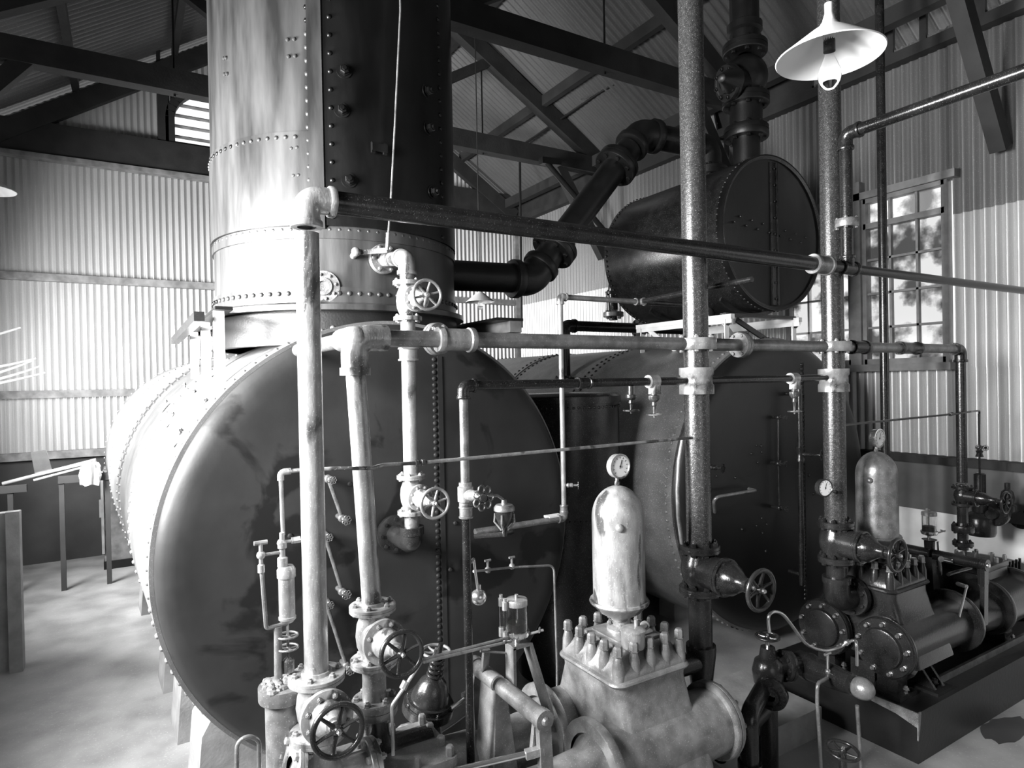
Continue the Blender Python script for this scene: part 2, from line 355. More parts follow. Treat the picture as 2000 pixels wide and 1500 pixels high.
struct('wall_back_dado',MB().box(((XL+XR)/2,YB+.06,DZ/2),(XR-XL,.2,DZ)),M_backd)
# right wall with two window openings
W1=(2.95,3.70,2.42,4.05); W2=(3.84,4.58,2.42,4.05)
mb=MB(); Y0=YF
def wr(y0,y1,z0,z1,off=0): corr(mb,(XR-off,y0,0),(0,1,0),(0,0,1),(-1,0,0),y1-y0,1,top=lambda u:(z0,z1))
wr(YF,YB,1.47,2.36,.0)
for a,b in((YF,2.90),(4.63,YB)): wr(a,b,2.34,3.76,.006)
wr(2.90,4.63,2.34,2.42,.006)
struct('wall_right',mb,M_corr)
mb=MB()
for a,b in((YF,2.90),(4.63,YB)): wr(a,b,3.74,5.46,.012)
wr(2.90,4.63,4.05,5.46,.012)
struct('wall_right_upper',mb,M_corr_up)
mb=MB().box((XR+.06,(YF+YB)/2,.50),(.2,YB-YF,1.0)); struct('wall_right_dado',mb,M_dado)
mb=MB().box((XR+.06,(YF+YB)/2,1.235),(.24,YB-YF,.47)); struct('wall_right_dado_band',mb,M_dado2)
# left wall: unseen openings, placed and widened so the daylight lamps reach in
mb=MB()
def wl(y0,y1,z0,z1): corr(mb,(XL,y0,0),(0,1,0),(0,0,1),(1,0,0),y1-y0,1,top=lambda u:(z0,z1))

for a,b,z0,z1 in((1.10,2.6,2.4,3.7),(2.85,8.75,1.95,3.85)): wl(a,b,0,z0); wl(a,b,z1,5.46)
for a,b in((YF,1.10),(2.6,2.85),(8.75,YB)): wl(a,b,0,5.46)
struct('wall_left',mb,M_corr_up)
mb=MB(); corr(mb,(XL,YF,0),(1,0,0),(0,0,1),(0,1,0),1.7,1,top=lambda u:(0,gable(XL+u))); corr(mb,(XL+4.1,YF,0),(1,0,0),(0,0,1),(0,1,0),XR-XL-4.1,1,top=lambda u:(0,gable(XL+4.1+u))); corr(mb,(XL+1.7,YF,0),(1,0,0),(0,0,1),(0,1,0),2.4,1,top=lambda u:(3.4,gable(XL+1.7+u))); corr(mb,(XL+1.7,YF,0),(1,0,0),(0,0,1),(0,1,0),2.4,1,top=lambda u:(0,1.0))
struct('wall_front',mb,M_corr_up)  # its opening is added for the front fill lamp
# roof: two corrugated slopes, ribs down the slope
for s,name in((1,'ceiling'),(-1,'ceiling_left')):
    mb=MB(); sl=math.hypot(1,SL); d=V((s/sl,0,-SL/sl)); run=(XR-RX+.25)*sl
    corr(mb,(RX,YF-.3,RZ),(0,1,0),d,(0,0,1),YB-YF+.7,run,pitch=.10,amp=.018)
    struct(name,mb,M_roof)
# setting timber: plates, girts, rake boards, purlins, ridge
k=0
def trim(mb,m=M_timber2):
    global k; k+=1; struct('trim_%d'%k,mb,m)
trim(MB().box(((XL+XR)/2,YB-.07,5.62),(XR-XL-.1,.12,.42)),M_timber)          # back tie plate
trim(MB().box(((XL+XR)/2,YB-.09,5.37),(XR-XL-.1,.16,.06)),M_timber2)
for z in(3.79,2.24): trim(MB().box(((XL+XR)/2,YB-.055,z),(XR-XL-.1,.08,.10)),M_timber2)
trim(MB().box(((XL+XR)/2,YB-.07,1.43),(XR-XL-.1,.10,.10)),M_timber2)
for s in(1,-1):                                                            # rake rafters on the gable, below the light gap
    x1=XR-.1 if s>0 else XL+.1
    trim(MB().bar((RX,YB-.10,RZ-.32),(x1,YB-.10,EZ-.26),.10,.24,(0,0,1)),M_timber)
trim(MB().box((XR-.08,(YF+YB)/2,5.33),(.12,YB-YF,.10)),M_timber)             # wall plate
trim(MB().box((XR-.28,(YF+YB)/2,5.64),(.12,YB-YF,.16)),M_timber)             # eaves beam
for a,b in((YF,2.30),(2.62,2.72),(3.10,3.16),(3.40,3.80),(4.26,YB)): trim(MB().box((XR-.02,(a+b)/2,5.54),(.04,b-a,.34)),M_timber)   # boards closing the eaves, gaps let the sky through
trim(MB().box((XL+.12,(YF+YB)/2,5.40),(.2,YB-YF,.20)),M_timber)
trim(MB().box((XR-.06,(YF+YB)/2,1.49),(.16,YB-YF,.07)),M_timber)             # sill rail over the dado
trim(MB().box((XR-.05,3.77,3.3),(.12,.11,1.9)),M_frame)                      # mullion post between the windows
trim(MB().box((XR-.06,3.77,2.36),(.18,1.78,.07)),M_frame)                    # window sill
trim(MB().box((XR-.05,3.77,4.10),(.12,1.85,.07)),M_frame)                    # window head
for x in(5.3,4.1,2.9):
    for s in(1,-1):
        xx=x if s>0 else 2*RX-x
        trim(MB().box((xx,(YF+YB)/2,EZ+SL*(XR-x)-.10),(.08,YB-YF-.1,.15)),M_timber)
trim(MB().box((RX,(YF+YB)/2,RZ-.14),(.06,YB-YF-.1,.24)),M_timber)
trim(MB().box((XR-.05,YB-.05,3.2),(.1,.1,4.2)),M_timber2)                    # corner post
trim(MB().box((XL+.07,YB-.06,2.9),(.14,.14,5.0)),M_timber2)
# windows of the right wall
def window(n,y0,y1,z0,z1,transom):
    t=T('window_%d'%n,None,None,(XR,(y0+y1)/2,z0),kind='structure'); x=XR-.03
    fr=MB()
    for y in(y0,y1): fr.box((x,y,(z0+z1)/2),(.09,.05,z1-z0+.05))
    for z in(z0,z1)+((transom,) if transom else ()): fr.box((x,(y0+y1)/2,z),(.09,y1-y0,.055))
    f=t.part('window_frame',fr,M_frame)
    top=transom or z1; mt=MB(); wdt=(y1-y0)/3
    for i in(1,2): mt.box((x,y0+wdt*i,(z0+z1)/2),(.045,.022,z1-z0))
    rows=4
    for j in range(1,rows): mt.box((x,(y0+y1)/2,z0+(top-z0)*j/rows),(.045,y1-y0,.022))
    t.part('glazing_bars',mt,M_whiteiron if n==3 else M_frame,f)
    for i in range(3):
        for j in range(rows):
            t.part('pane',MB().box((x+.01,y0+wdt*(i+.5),z0+(top-z0)*(j+.5)/rows),(.004,wdt-.012,(top-z0)/rows-.012)),M_pane if n==2 else (M_pane if (i+j)%2 else M_paneclear))
        if transom: t.part('pane',MB().box((x+.01,y0+wdt*(i+.5),(transom+z1)/2),(.004,wdt-.012,z1-transom-.02)),M_paneclear)
window(2,*W1,3.79); window(3,*W2,3.79)
# arched louvre window in the gable
t=T('window_1',None,None,((AX0+AX1)/2,YB,AZ0),kind='structure')
pts=[V((AX0,YB-.04,AZ0))]+[V((AX0+(AX1-AX0)*(1-math.cos(PI*i/24))/2,YB-.04,arch(AX0+(AX1-AX0)*(1-math.cos(PI*i/24))/2))) for i in range(25)]+[V((AX1,YB-.04,AZ0))]
fr=MB()
for a,b in zip(pts,pts[1:]): fr.bar(a,b,.12,.14,(0,1,0))
fr.bar(pts[-1],pts[0],.12,.12)
fr.box((AX0-.08,YB-.04,6.15),(.12,.14,.95)); fr.box((AX0-.13,YB-.05,6.35),(.05,.1,1.6))
t.part('window_frame',fr,M_timber)
z=AZ0+.17
while z<AZS+.6:
    c=(AX0+AX1)/2;h=(AX1-AX0)/2; wd=h*math.sqrt(max(0,1-max(0,(z-AZS)/.66)**2))
    t.part('louvre_slat',MB().box((c,YB+.02,z),(2*wd-.06,.07,.012),Matrix.Rotation(math.radians(-12),3,'X')),M_timber2)
    z+=.155
# ---------------------------------------------------------------- roof trusses
for Y,lab in((7.8,'dark timber roof truss farthest from the viewer, near the gable'),(5.15,'dark timber roof truss crossing above the riveted drum'),(2.5,'dark timber roof truss nearest, its knee brace at upper right')):
    t=T('roof_truss',lab,'roof truss',(RX,Y,EZ),group='timber roof trusses')
    t.part('tie_beam',MB().box((RX,Y,5.60),(XR-XL-.35,.16,.24)),M_timber)
    for s in(1,-1):
        xe=XR-.16 if s>0 else XL+.16
        t.part('rafter',MB().bar((RX,Y,RZ-.36),(xe,Y,5.7),.14,.22),M_timber)
        t.part('strut',MB().bar((RX+s*.35,Y,5.75),(RX+s*2.0,Y,RZ-.36-SL*1.95),.10,.12),M_timber)
        t.part('knee_brace',MB().bar((XR-.95 if s>0 else XL+.95,Y,5.55),(XR-.08 if s>0 else XL+.1,Y,4.2 if s>0 else 4.5),.12,.15),M_timber)
    t.part('king_rod',MB().cyl((RX,Y,5.6),(RX,Y,RZ-.3),.014,n=8),M_blkd)
    for x in(4.3,.5): t.part('hanger_rod',MB().cyl((x,Y,5.45),(x,Y,min(EZ+SL*(XR-x),EZ+SL*(x-XL))-.2),.011,n=8),M_blkd)
# ================================================================ BOILERS
TH=math.radians(3.2)
def ring_rivets(o,u,z_,n,R,cnt,r,a0=0,a1=2*PI):
    out=[]
    for i in range(cnt):
        q=a0+(a1-a0)*(i+.5)/cnt; d=u*math.cos(q)+z_*math.sin(q); out.append((o+d*R,d))
    return out
def boiler(label,ctr,th,R,L,courses,mshell,mface,strip_x):
    n=V((-math.sin(th),math.cos(th),0)); u=V((math.cos(th),math.sin(th),0)); z_=V((0,0,1)); ctr=V(ctr)
    t=T('boiler',label,'boiler',(ctr.x,ctr.y,0))
    prof=[]; edges=[0]+courses
    for i,(a,b) in enumerate(zip(edges,edges[1:])):
        rr=R+(.008 if i%2==0 else -.004)
        prof+=[(rr,a),(rr,b)]
    sh=t.part('shell',MB().lathe([(R-.02,.0)]+prof+[(R-.05,L)],ctr+n*.03,n,144),mshell)
    fp=t.part('front_plate',MB().lathe([(0,-.05),(R-.16,-.05),(R-.10,-.045),(R-.05,-.028),(R-.02,0),(R-.008,.04),(R-.008,.12),(R-.05,.13)],ctr,n,144),mface)
    t.part('rear_plate',MB().lathe([(R-.05,.0),(R-.12,.04),(0,.05)],ctr+n*(L+.03),n,96),mshell)
    for i,c in enumerate(edges[:-1]):
        rr=R+(.008 if i%2==0 else -.004); rb=.0155
        t.rivets(ring_rivets(ctr+n*(c+.09),u,z_,n,rr,118,rb),rb,mshell,sh)
        if c>0:
            t.rivets(ring_rivets(ctr+n*(c-.03),u,z_,n,R+(.008 if (i-1)%2==0 else -.004),118,rb),rb,mshell,sh)
    t.rivets(ring_rivets(ctr+n*(L-.02),u,z_,n,R+.006,118,.013),.013,mshell,sh)
    # lapped plate edge down the front with its rivets
    zt=math.sqrt((R-.17)**2-strip_x**2)
    p=ctr+u*(strip_x+.02)-n*.054
    lp=t.part('plate_lap',MB().bar(p-z_*zt,p+z_*zt,.03,.008,n),mface,fp)
    N=56
    t.rivets([(ctr+u*(strip_x-.015)-n*.05+z_*(zt*(-1+2*(i+.5)/N)),-n) for i in range(N)],.0145,mface,fp)
    for (a,b) in ((.34,.05),(.40,-.12),(.30,-.22),(-.62,.12),(-.55,-.3),(.26,.42),(.62,-.05),(-.3,.35),(-.26,-.52)):
        t.bolt(ctr+u*a-n*.052+z_*b,-n,.014,.004,mface,fp,'stay_bolt')
    return t,u,n
BC1=V((1.309,3.458,1.41)); BR=1.238
B1,u1,n1=boiler('huge dark-fronted riveted boiler at left under the tall stack',BC1,TH,BR,6.0,[1.42,2.75,4.35,5.95],M_shell,M_boiler,.235)
BC2=V((4.736,3.476,1.376))
B2,u2,n2=boiler('second riveted boiler, at right behind the two thick vertical pipes',BC2,math.radians(.4),BR,6.0,[1.55,2.95,4.4,5.95],M_shell2,M_boiler2,.27)
def F1(u,v,off=.05):               # place on the front of boiler 1
    r=ray(u,v); N=(BC1-CO).dot(n1)-off; return CO+r*(N/r.dot(n1))
def F2(u,v,off=.05):
    r=ray(u,v); N=(BC2-CO).dot(n2)-off; return CO+r*(N/r.dot(n2))
def b1z(a): return BC1.z-math.sqrt(BR**2-a*a)-.012
for t_,lab in((.42,'pale wedge block under the left boiler, nearest the front rim'),(1.22,'pale wedge block under the left boiler, second from its front'),(2.05,'pale wedge block under the left boiler, third from its front'),(4.05,'pale wedge block under the left boiler, farthest and smallest in view')):
    c=BC1+n1*t_; pts=[]
    for a,zz in((-1.02,0),(-.55,0),(-.55,b1z(-.55)),(-.70,b1z(-.70)),(-.82,b1z(-.82)),(-.90,b1z(-.90)),(-.985,.40)):
        q=c+u1*a; pts.append(V((q.x,q.y,zz)))
    solo('saddle_block',MB().prism(pts,n1,.36),M_conc,lab,'saddle block',group='boiler saddle blocks')
for bc,n_,u_,nm in((BC1,n1,u1,'left'),(BC2,n2,u2,'right')):
    for d in(.9,4.6):
        c=bc+n_*d; pts=[]
        for i in range(9):
            a=-.35+.7*i/8+(.55 if nm=='left' else 0); q=c+u_*a; pts.append(V((q.x,q.y,bc.z-math.sqrt(BR**2-a*a)-.012)))
        a0=c+u_*(pts and (.9 if nm=='left' else .35)); b0=c+u_*(.2 if nm=='left' else -.35)
        pts+=[V((a0.x,a0.y,0)),V((b0.x,b0.y,0))]
        solo('boiler_cradle',MB().prism(pts,n_,.2),M_conc,'low concrete cradle under the %s boiler, %s'%(nm,'towards the front' if d<1 else 'towards the rear wall'),'cradle')
# rear end box of the left boiler
p=P(205,1112,Z=0)
t=T('flue_box','dull iron flue box standing behind the left boiler by the dark wall','flue box',(p.x+.35,p.y+.3,0))
zt=PZ(200,920,p.y)
t.part('box_body',MB().box((p.x+.36,p.y+.3,zt/2+.05),(.72,.6,zt-.1)),M_timber2)
t.part('base_plate',MB().box((p.x+.36,p.y+.28,.05),(.74,.62,.10)),M_blkd)
t.part('edge_strip',MB().box((p.x-.01,p.y-.01,zt/2+.1),(.03,.03,zt-.2)),M_conc)
t.part('latch',MB().box((p.x-.02,p.y+.02,zt*.62),(.05,.06,.22)),M_conc)
# ---------------------------------------------------------------- the stack
SC=V((1.235,4.27,0)); SR=.765; Z0=2.74
t=T('stack','tall riveted iron stack rising from the left boiler to the roof','stack',(SC.x,SC.y,Z0))
zA=PZ(640,437,SC.y-SR)
lower=t.part('lower_barrel',MB().lathe([(SR-.02,0),(SR,0),(SR,zA-Z0),(SR-.02,zA-Z0)],(SC.x,SC.y,Z0),(0,0,1),96),M_stack)
# upper barrel : two plates meeting at a vertical butt strap
upz=8.35
def arcplate(R,a0,a1,z0,z1,th=.012,n=48):
    mb=MB(); vs=[];fs=[]
    for i in range(n+1):
        a=a0+(a1-a0)*i/n; d=V((math.cos(a),math.sin(a),0))
        for r,z in((R,z0),(R+th,z0),(R+th,z1),(R,z1)): vs.append(V((SC.x,SC.y,0))+d*r+V((0,0,z)))
    for i in range(n):
        for k in range(4): fs.append((i*4+k,i*4+(k+1)%4,(i+1)*4+(k+1)%4,(i+1)*4+k))
    fs+=[(3,2,1,0),(n*4,n*4+1,n*4+2,n*4+3)]
    return mb.add(vs,fs)
def stack_angle(u):                # bearing on the stack of pixel column u (at height 3.4)
    r=ray(u,380); r=V((r.x,r.y,0)).normalized(); o=V((SC.x,SC.y,0)); b=o.dot(r); d=b-math.sqrt(max(0,b*b-(o.length_squared-SR*SR)))
    q=r*d-o; return math.atan2(q.y,q.x)
aS=stack_angle(622); aR=stack_angle(862)
zB=PZ(590,262,SC.y-SR)
lp_=t.part('upper_left_plate',arcplate(SR-.004,aS-PI*.95,aS,zB,upz),M_stack,label='scuffed upper left plate, paler for the light on it')
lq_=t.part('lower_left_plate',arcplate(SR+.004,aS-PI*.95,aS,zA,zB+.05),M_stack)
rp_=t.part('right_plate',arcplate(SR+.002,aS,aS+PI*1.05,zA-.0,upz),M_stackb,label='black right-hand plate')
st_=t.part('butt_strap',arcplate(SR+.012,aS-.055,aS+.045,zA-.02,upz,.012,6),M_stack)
def vriv(a,z0,z1,step,R,r=.014): return [((V((SC.x,SC.y,0))+V((math.cos(a),math.sin(a),0))*R+V((0,0,z0+step*i))),V((math.cos(a),math.sin(a),0))) for i in range(int((z1-z0)/step))]
R2=SR+.022
t.rivets(vriv(stack_angle(606),zA+.03,5.2,.073,SR+.008,.015),.015,M_stack,st_)
t.rivets(vriv(stack_angle(650),zA+.05,5.2,.10,SR+.014,.014),.014,M_stackb,rp_)
t.rivets(vriv(stack_angle(858),zA+.03,5.2,.085,SR+.014,.014),.014,M_stackb,rp_)
def hriv(z,a0,a1,cnt,R,r): return [((V((SC.x,SC.y,z))+V((math.cos(a0+(a1-a0)*i/cnt),math.sin(a0+(a1-a0)*i/cnt),0))*R),V((math.cos(a0+(a1-a0)*i/cnt),math.sin(a0+(a1-a0)*i/cnt),0))) for i in range(cnt)]
t.rivets(hriv(zB+.02,aS-PI,aS-.08,44,SR+.014,.013),.013,M_stack,lp_)
t.rivets(hriv(zA-.02,0,2*PI,92,SR+.002,.013),.013,M_stack,lower)
band=t.part('seam_band',MB().lathe([(SR,-.04),(SR+.010,-.04),(SR+.010,.02),(SR,.02)],(SC.x,SC.y,zA-.03),(0,0,1),96),M_stack)
t.part('base_ring',MB().lathe([(SR,.10),(SR+.012,.10),(SR+.012,.015),(SR+.03,.0),(SR+.06,-.0),(SR+.06,-.03),(SR,-.03)],(SC.x,SC.y,Z0),(0,0,1),96),M_stack)
t.rivets(hriv(Z0+.065,0,2*PI,88,SR+.012,.014),.014,M_stack,lower)
def onstack(u,v,off=.01):
    r=ray(u,v); a=r.x**2+r.y**2; o=CO-V((SC.x,SC.y,0)); b=2*(r.x*o.x+r.y*o.y); c=o.x**2+o.y**2-(SR+off)**2
    k=(-b-math.sqrt(max(0,b*b-4*a*c)))/(2*a); q=CO+r*k; return q,V((q.x-SC.x,q.y-SC.y,0)).normalized()
for uv in((672,138),(668,215),(682,352),(835,178),(838,250),(846,375)):
    q,d=onstack(*uv,.02); t.bolt(q,d,.026,.01,M_stackb,rp_,'cap_bolt')
    t.part('washer',MB().lathe([(0,-.01),(.042,-.01),(.042,.006),(0,.006)],q-d*.006,d,24),M_stackb,rp_)
for u,v in((561,77),(574,76),(563,110),(576,109),(437,114),(441,113),(438,145),(443,144),(569,290),(580,288),(573,343),(583,342)):
    q,d=onstack(u,v,.012); t.bolt(q,d,.011,.004,M_stack,lp_,'rivet')
q,d=onstack(738,292,.02)
br=MB()
for s in(-1,1):
    sd=V((-d.y,d.x,0)); br.box(q+sd*s*.035+d*.02,(.02,.02,.06)); 
br.bar(q+V((-d.y,d.x,0))*-.045+d*.03,q+V((-d.y,d.x,0))*.045+d*.03,.02,.04)
t.part('lug',br,M_stackb,rp_)
q,d=onstack(632,560,.005)
hh=t.part('sight_cover',MB().lathe([(0,-.01),(.088,-.01),(.088,.006),(.05,.008),(.048,.02),(.03,.022),(.028,.01),(0,.01)],q,d,36),M_alud,lower)
for i in range(8):
    a=2*PI*i/8+.2; sd=V((-d.y,d.x,0)); t.bolt(q+(sd*math.cos(a)+V((0,0,1))*math.sin(a))*.068+d*.008,d,.009,.004,M_alud,hh,'bolt')
# saddle + deck round the stack foot
zd=2.72
t.part('saddle',MB().lathe([(SR-.03,-.02),(SR+.01,-.02),(SR+.03,-.22),(SR-.03,-.22)],(SC.x,SC.y,Z0),(0,0,1),80),M_blkd)
t=T('deck','narrow dark deck plate around the foot of the stack, over the left boiler','deck',(SC.x,SC.y,zd-.04))
d0=MB(); xa,xb,ya,yb_=.28,2.28,3.62,5.6
R_=SR+.075; cx,cy=SC.x,SC.y
for (x0,x1,y0,y1) in((xa+.2,cx-R_,ya,yb_),(cx+R_,xb,ya,yb_),(cx-R_,cx+R_,cy+R_,yb_)): d0.box(((x0+x1)/2,(y0+y1)/2,zd-.012),(x1-x0,y1-y0,.018))
t.part('deck_plate',d0,M_blkd)
t.part('deck_beam',MB().box((xb-.06,(ya+yb_)/2,zd-.06),(.09,yb_-ya,.075)),M_timber2)
t.part('deck_beam',MB().box((xa+.04,(ya+yb_)/2,zd-.06),(.05,yb_-ya,.05)),M_castd)
for (x,y) in((.42,3.68),(.42,4.35),(.42,5.15)):
    rel=(V((x,y,0))-BC1).dot(u1); zf=BC1.z+math.sqrt(max(.02,BR**2-rel*rel))
    l=t.part('leg',MB().box((x,y,(zf+zd-.02)/2),(.05,.008,zd-.02-zf)).box((x-.022,y+.02,(zf+zd-.02)/2),(.008,.045,zd-.02-zf)),M_whiteiron)
    rel2=rel-.22; zf2=BC1.z+math.sqrt(max(.02,BR**2-rel2*rel2)); a=V((x,y,zf+.012)); b=a-u1*.24; b.z=zf2+.012
    t.part('foot_angle',MB().bar(a+u1*.06+V((0,0,.03)),b,.05,.012),M_whiteiron,l)
    for k_ in(.3,.8): t.bolt(a.lerp(b,k_)+V((0,0,.01)),(0,0,1),.012,.01,M_castd,l)
# lever of the stack and its pull rod
q,d=onstack(690,500,.0); e=P(756,489,Y=3.35)
t=T('damper_lever','flat lever with a long thin pull rod hanging in front of the stack','lever',q)
t.part('fulcrum',MB().cyl(q,q+d*.12,.018,n=12).sphere(q+d*.12,.026,12,8),M_alu)
t.part('lever_bar',MB().bar(q+d*.10,e,.012,.028),M_alu)
t.part('pull_rod',MB().tube([e,P(763,400,Y=3.35),P(771,250,Y=3.38),P(782,20,Y=3.4),P(782,20,Y=3.4)+V((0,0,1.2))],.006,8),M_alud)
t.part('clevis',MB().cyl(e+V((0,0,.0)),P(758,455,Y=3.35),.011,n=8),M_alu)
# ---------------------------------------------------------------- drumlet between the boilers
t=T('standing_tank','black upright riveted tank in the gap between the two boilers','tank',(3.0,4.15,0))
bd=t.part('tank_body',MB().lathe([(0,0),(.42,0),(.42,2.12),(.435,2.12),(.435,2.17),(.41,2.19),(0,2.2)],(3.0,4.15,0),(0,0,1),64),M_blk)
t.rivets([(V((3.0+.421*math.cos(a),4.15+.421*math.sin(a),2.09)),V((math.cos(a),math.sin(a),0))) for a in [2*PI*i/64 for i in range(64)]],.011,M_blk,bd)
t.rivets([(V((3.0+.421*math.cos(a),4.15+.421*math.sin(a),1.25)),V((math.cos(a),math.sin(a),0))) for a in [2*PI*i/64 for i in range(64)]],.009,M_blk,bd)
# ---------------------------------------------------------------- receiver drum on its iron frame
DCx,DZc,DR,DY0,DY1=4.75,3.515,.655,3.49,4.98
t=T('receiver_drum','black riveted horizontal drum raised on a frame above the second boiler','drum',(DCx,DY0,DZc-DR))
O=V((DCx,DY0,DZc))
sh=t.part('shell',MB().lathe([(DR-.03,0.01),(DR-.006,0.0),(DR,.015),(DR,DY1-DY0-.01),(DR-.02,DY1-DY0)],O,(0,1,0),96),M_blk)
fp=t.part('end_plate',MB().lathe([(0,.03),(DR-.03,.03),(DR-.012,.02),(DR-.004,0),(DR+.006,0),(DR+.006,.06),(DR-.02,.06)],O,(0,1,0),96),M_stackb)
t.part('rear_plate',MB().lathe([(DR,0),(DR-.05,.05),(0,.12)],V((DCx,DY1-.01,DZc)),(0,1,0),64),M_blk)
for yy,nn in((DY0+.06,84),(DY1-.05,84)):
    t.rivets([(V((DCx+(DR+.004)*math.cos(a),yy,DZc+(DR+.004)*math.sin(a))),V((math.cos(a),0,math.sin(a)))) for a in [2*PI*i/nn for i in range(nn)]],.0115,M_blk,sh)
fr=MB()
for s in(-1,1): fr.box((DCx+.02+s*.035,DY0+.022,DZc),(.014,.02,DR*1.86))
ll=t.part('vertical_strap',fr.box((DCx+.02,DY0+.027,DZc),(.07,.008,DR*1.86)),M_blk,fp)
for i in range(9): t.bolt(V((DCx+.02,DY0+.018,DZc-DR*.85+i*DR*.212)),(0,-1,0),.010,.006,M_castd,ll,'rivet')
for i in range(14):
    xx=-.48+i*.072
    if abs(xx-.02)>.05: t.bolt(V((DCx+xx,DY0+.024,DZc+.02+(.04 if i%2 else -.02)-.1*(xx))),(0,-1,0),.010,.006,M_blk,fp,'stay_bolt')
t.part('name_block',MB().box((DCx-DR-.005,DY0+.35,DZc-.28),(.05,.10,.035)),M_blk,sh)
t=T('drum_stand','white-edged angle-iron frame that carries the drum above the boiler','frame',(DCx,4.2,2.4))
def b2z(x): return BC2.z+math.sqrt(BR**2-(x-BC2.x)**2)+.01
zt=2.80
for x in(4.30,5.20):
    for y in(3.64,4.66):
        l=t.part('leg',MB().box((x,y,(b2z(x)+zt)/2),(.05,.009,zt-b2z(x))).box((x+.022,y+.02,(b2z(x)+zt)/2),(.009,.045,zt-b2z(x))),M_whiteiron)
        t.bolt((x,y-.012,zt-.06),(0,-1,0),.012,.01,M_castd,l)
    t.part('top_rail',MB().box((x-.0,4.15,zt),(.045,1.15,.04)).box((x-.012,4.15,zt-.03),(.008,1.15,.05)),M_whiteiron)
t.part('diagonal_brace',MB().bar((4.30,4.6,zt-.02),(4.30,4.22,b2z(4.3)),.04,.012,(1,0,0)),M_whiteiron)
t.part('diagonal_brace',MB().bar((4.30,3.66,zt-.18),(5.2,3.66,b2z(5.2)+.02),.05,.03,(0,1,0)),M_castd)
t.part('diagonal_brace',MB().bar((4.62,3.80,zt-.0),(5.2,3.80,b2z(5.2)+.02),.045,.02,(0,1,0)),M_castd)
t.part('diagonal_brace',MB().bar((4.30,3.68,b2z(4.3)+.22),(4.48,3.68,b2z(4.48)),.035,.012,(0,1,0)),M_whiteiron)
for y in(3.66,4.66): t.part('cradle_bar',MB().bar((4.28,y,zt+.02),(5.22,y,zt+.02),.06,.03),M_castd)
for y in(3.75,4.6):
    pts=[V((DCx+math.sin(a)*(DR+.012),y,DZc-math.cos(a)*(DR+.012))) for a in [(-.62+1.24*i/12) for i in range(13)]]
    mbk=MB()
    for a,b in zip(pts,pts[1:]): mbk.bar(a,b,.06,.018,(0,1,0))
    t.part('cradle_strap',mbk,M_castd)
# drum drain cock below
t=T('drain_cock','small drain cock hanging under the raised drum','valve',(4.42,4.0,2.9))
p=P(1385,600,Y=4.0)
t.part('cock_body',MB().lathe([(0,-.16),(.03,-.16),(.03,-.12),(.045,-.11),(.05,-.05),(.03,-.02),(.03,.03),(.05,.04),(.05,.07),(.02,.08),(.02,.16),(0,.16)],(p.x,p.y,p.z),(0,0,1),16),M_castd)
# ---------------------------------------------------------------- big exhaust duct from stack to drum
Yd=4.26; D0=V((SC.x+SR-.02,Yd,3.085)); D1=V((2.76,Yd,3.10)); D2=V((3.93,Yd-.02,4.46)); D3=V((4.75,4.2,4.47)); D4=V((4.75,4.2,DZc+DR-.02)); dr=.113
t=T('exhaust_pipe','fat black pipe climbing from the stack side over to the raised drum','pipe',D0)
def seg(t,a,b,r,m,name='pipe',n=24): return t.part(name,MB().cyl(a,b,r,n=n),m)
d12=(D2-D1).normalized(); d23=(D3-D2).normalized()
seg(t,D0,D1-V((.18,0,0)),dr,M_blkd); seg(t,D1+d12*.2,D2-d12*.2,dr,M_blkd); seg(t,D2+d23*.2,D3-d23*.15,dr,M_blkd); seg(t,D3-V((0,0,.1)),D4,dr*.85,M_blkd)
elbow(t,D0,D1,D2,dr,M_blkd,R=.22); elbow(t,D1,D2,D3,dr,M_blkd,R=.22); elbow(t,D2,D3,D4,dr*.9,M_blkd,R=.16)
flange(t,D1+d12*.36,d12,dr*1.65,.10,8,M_blkd,br=.02,ph=.5); flange(t,D2-d12*.42,d12,dr*1.65,.10,8,M_blkd,br=.02,ph=.3); flange(t,D4+V((0,0,.08)),(0,0,1),dr*1.5,.08,8,M_blkd,br=.018)
flange(t,D0+V((.03,0,0)),(1,0,0),dr*1.25,.03,8,M_blkd,br=.012)
# column and stop valve above the drum
cx,cy=4.75,3.77
t=T('drum_riser','black riser with bulky bolted stop valve standing on the raised drum','pipe',(cx,cy,4.1))
def zc(v): return PZ(1462,v,cy)
seg(t,(cx,cy,DZc+DR-.03),(cx,cy,zc(265)),.115,M_blkd); flange(t,(cx,cy,zc(262)),(0,0,1),.19,.10,8,M_blkd,br=.02); 
seg(t,(cx,cy,zc(262)),(cx,cy,zc(205)),.14,M_blkd); flange(t,(cx,cy,zc(200)),(0,0,1),.20,.09,8,M_blkd,br=.02)
t.part('valve_body',MB().sphere((cx,cy,zc(155)),.19,28,18,(1,1,1.05)).lathe([(0,0),(.13,0),(.13,.26),(0,.26)],(cx,cy,zc(165)),(-1,-.1,-.25),24),M_blkd)
flange(t,V((cx,cy,zc(165)))+V((-1,-.1,-.25)).normalized()*.26,(-1,.25,-.25),.15,.07,8,M_blkd,br=.018)
t.part('yoke',MB().lathe([(0,0),(.11,0),(.06,.12),(.035,.22),(0,.24)],V((cx,cy,zc(165)))+V((-1,-.3,-.25)).normalized()*.3,(-1,-.3,-.25),20),M_blkd)
flange(t,(cx,cy,zc(100)),(0,0,1),.19,.09,8,M_blkd,br=.02); seg(t,(cx,cy,zc(100)),(cx,cy,6.45),.125,M_blkd)
t.part('gland',MB().lathe([(.12,0),(.15,.02),(.15,.08),(.12,.1)],(cx,cy,zc(70)),(0,0,1),24),M_blkd)
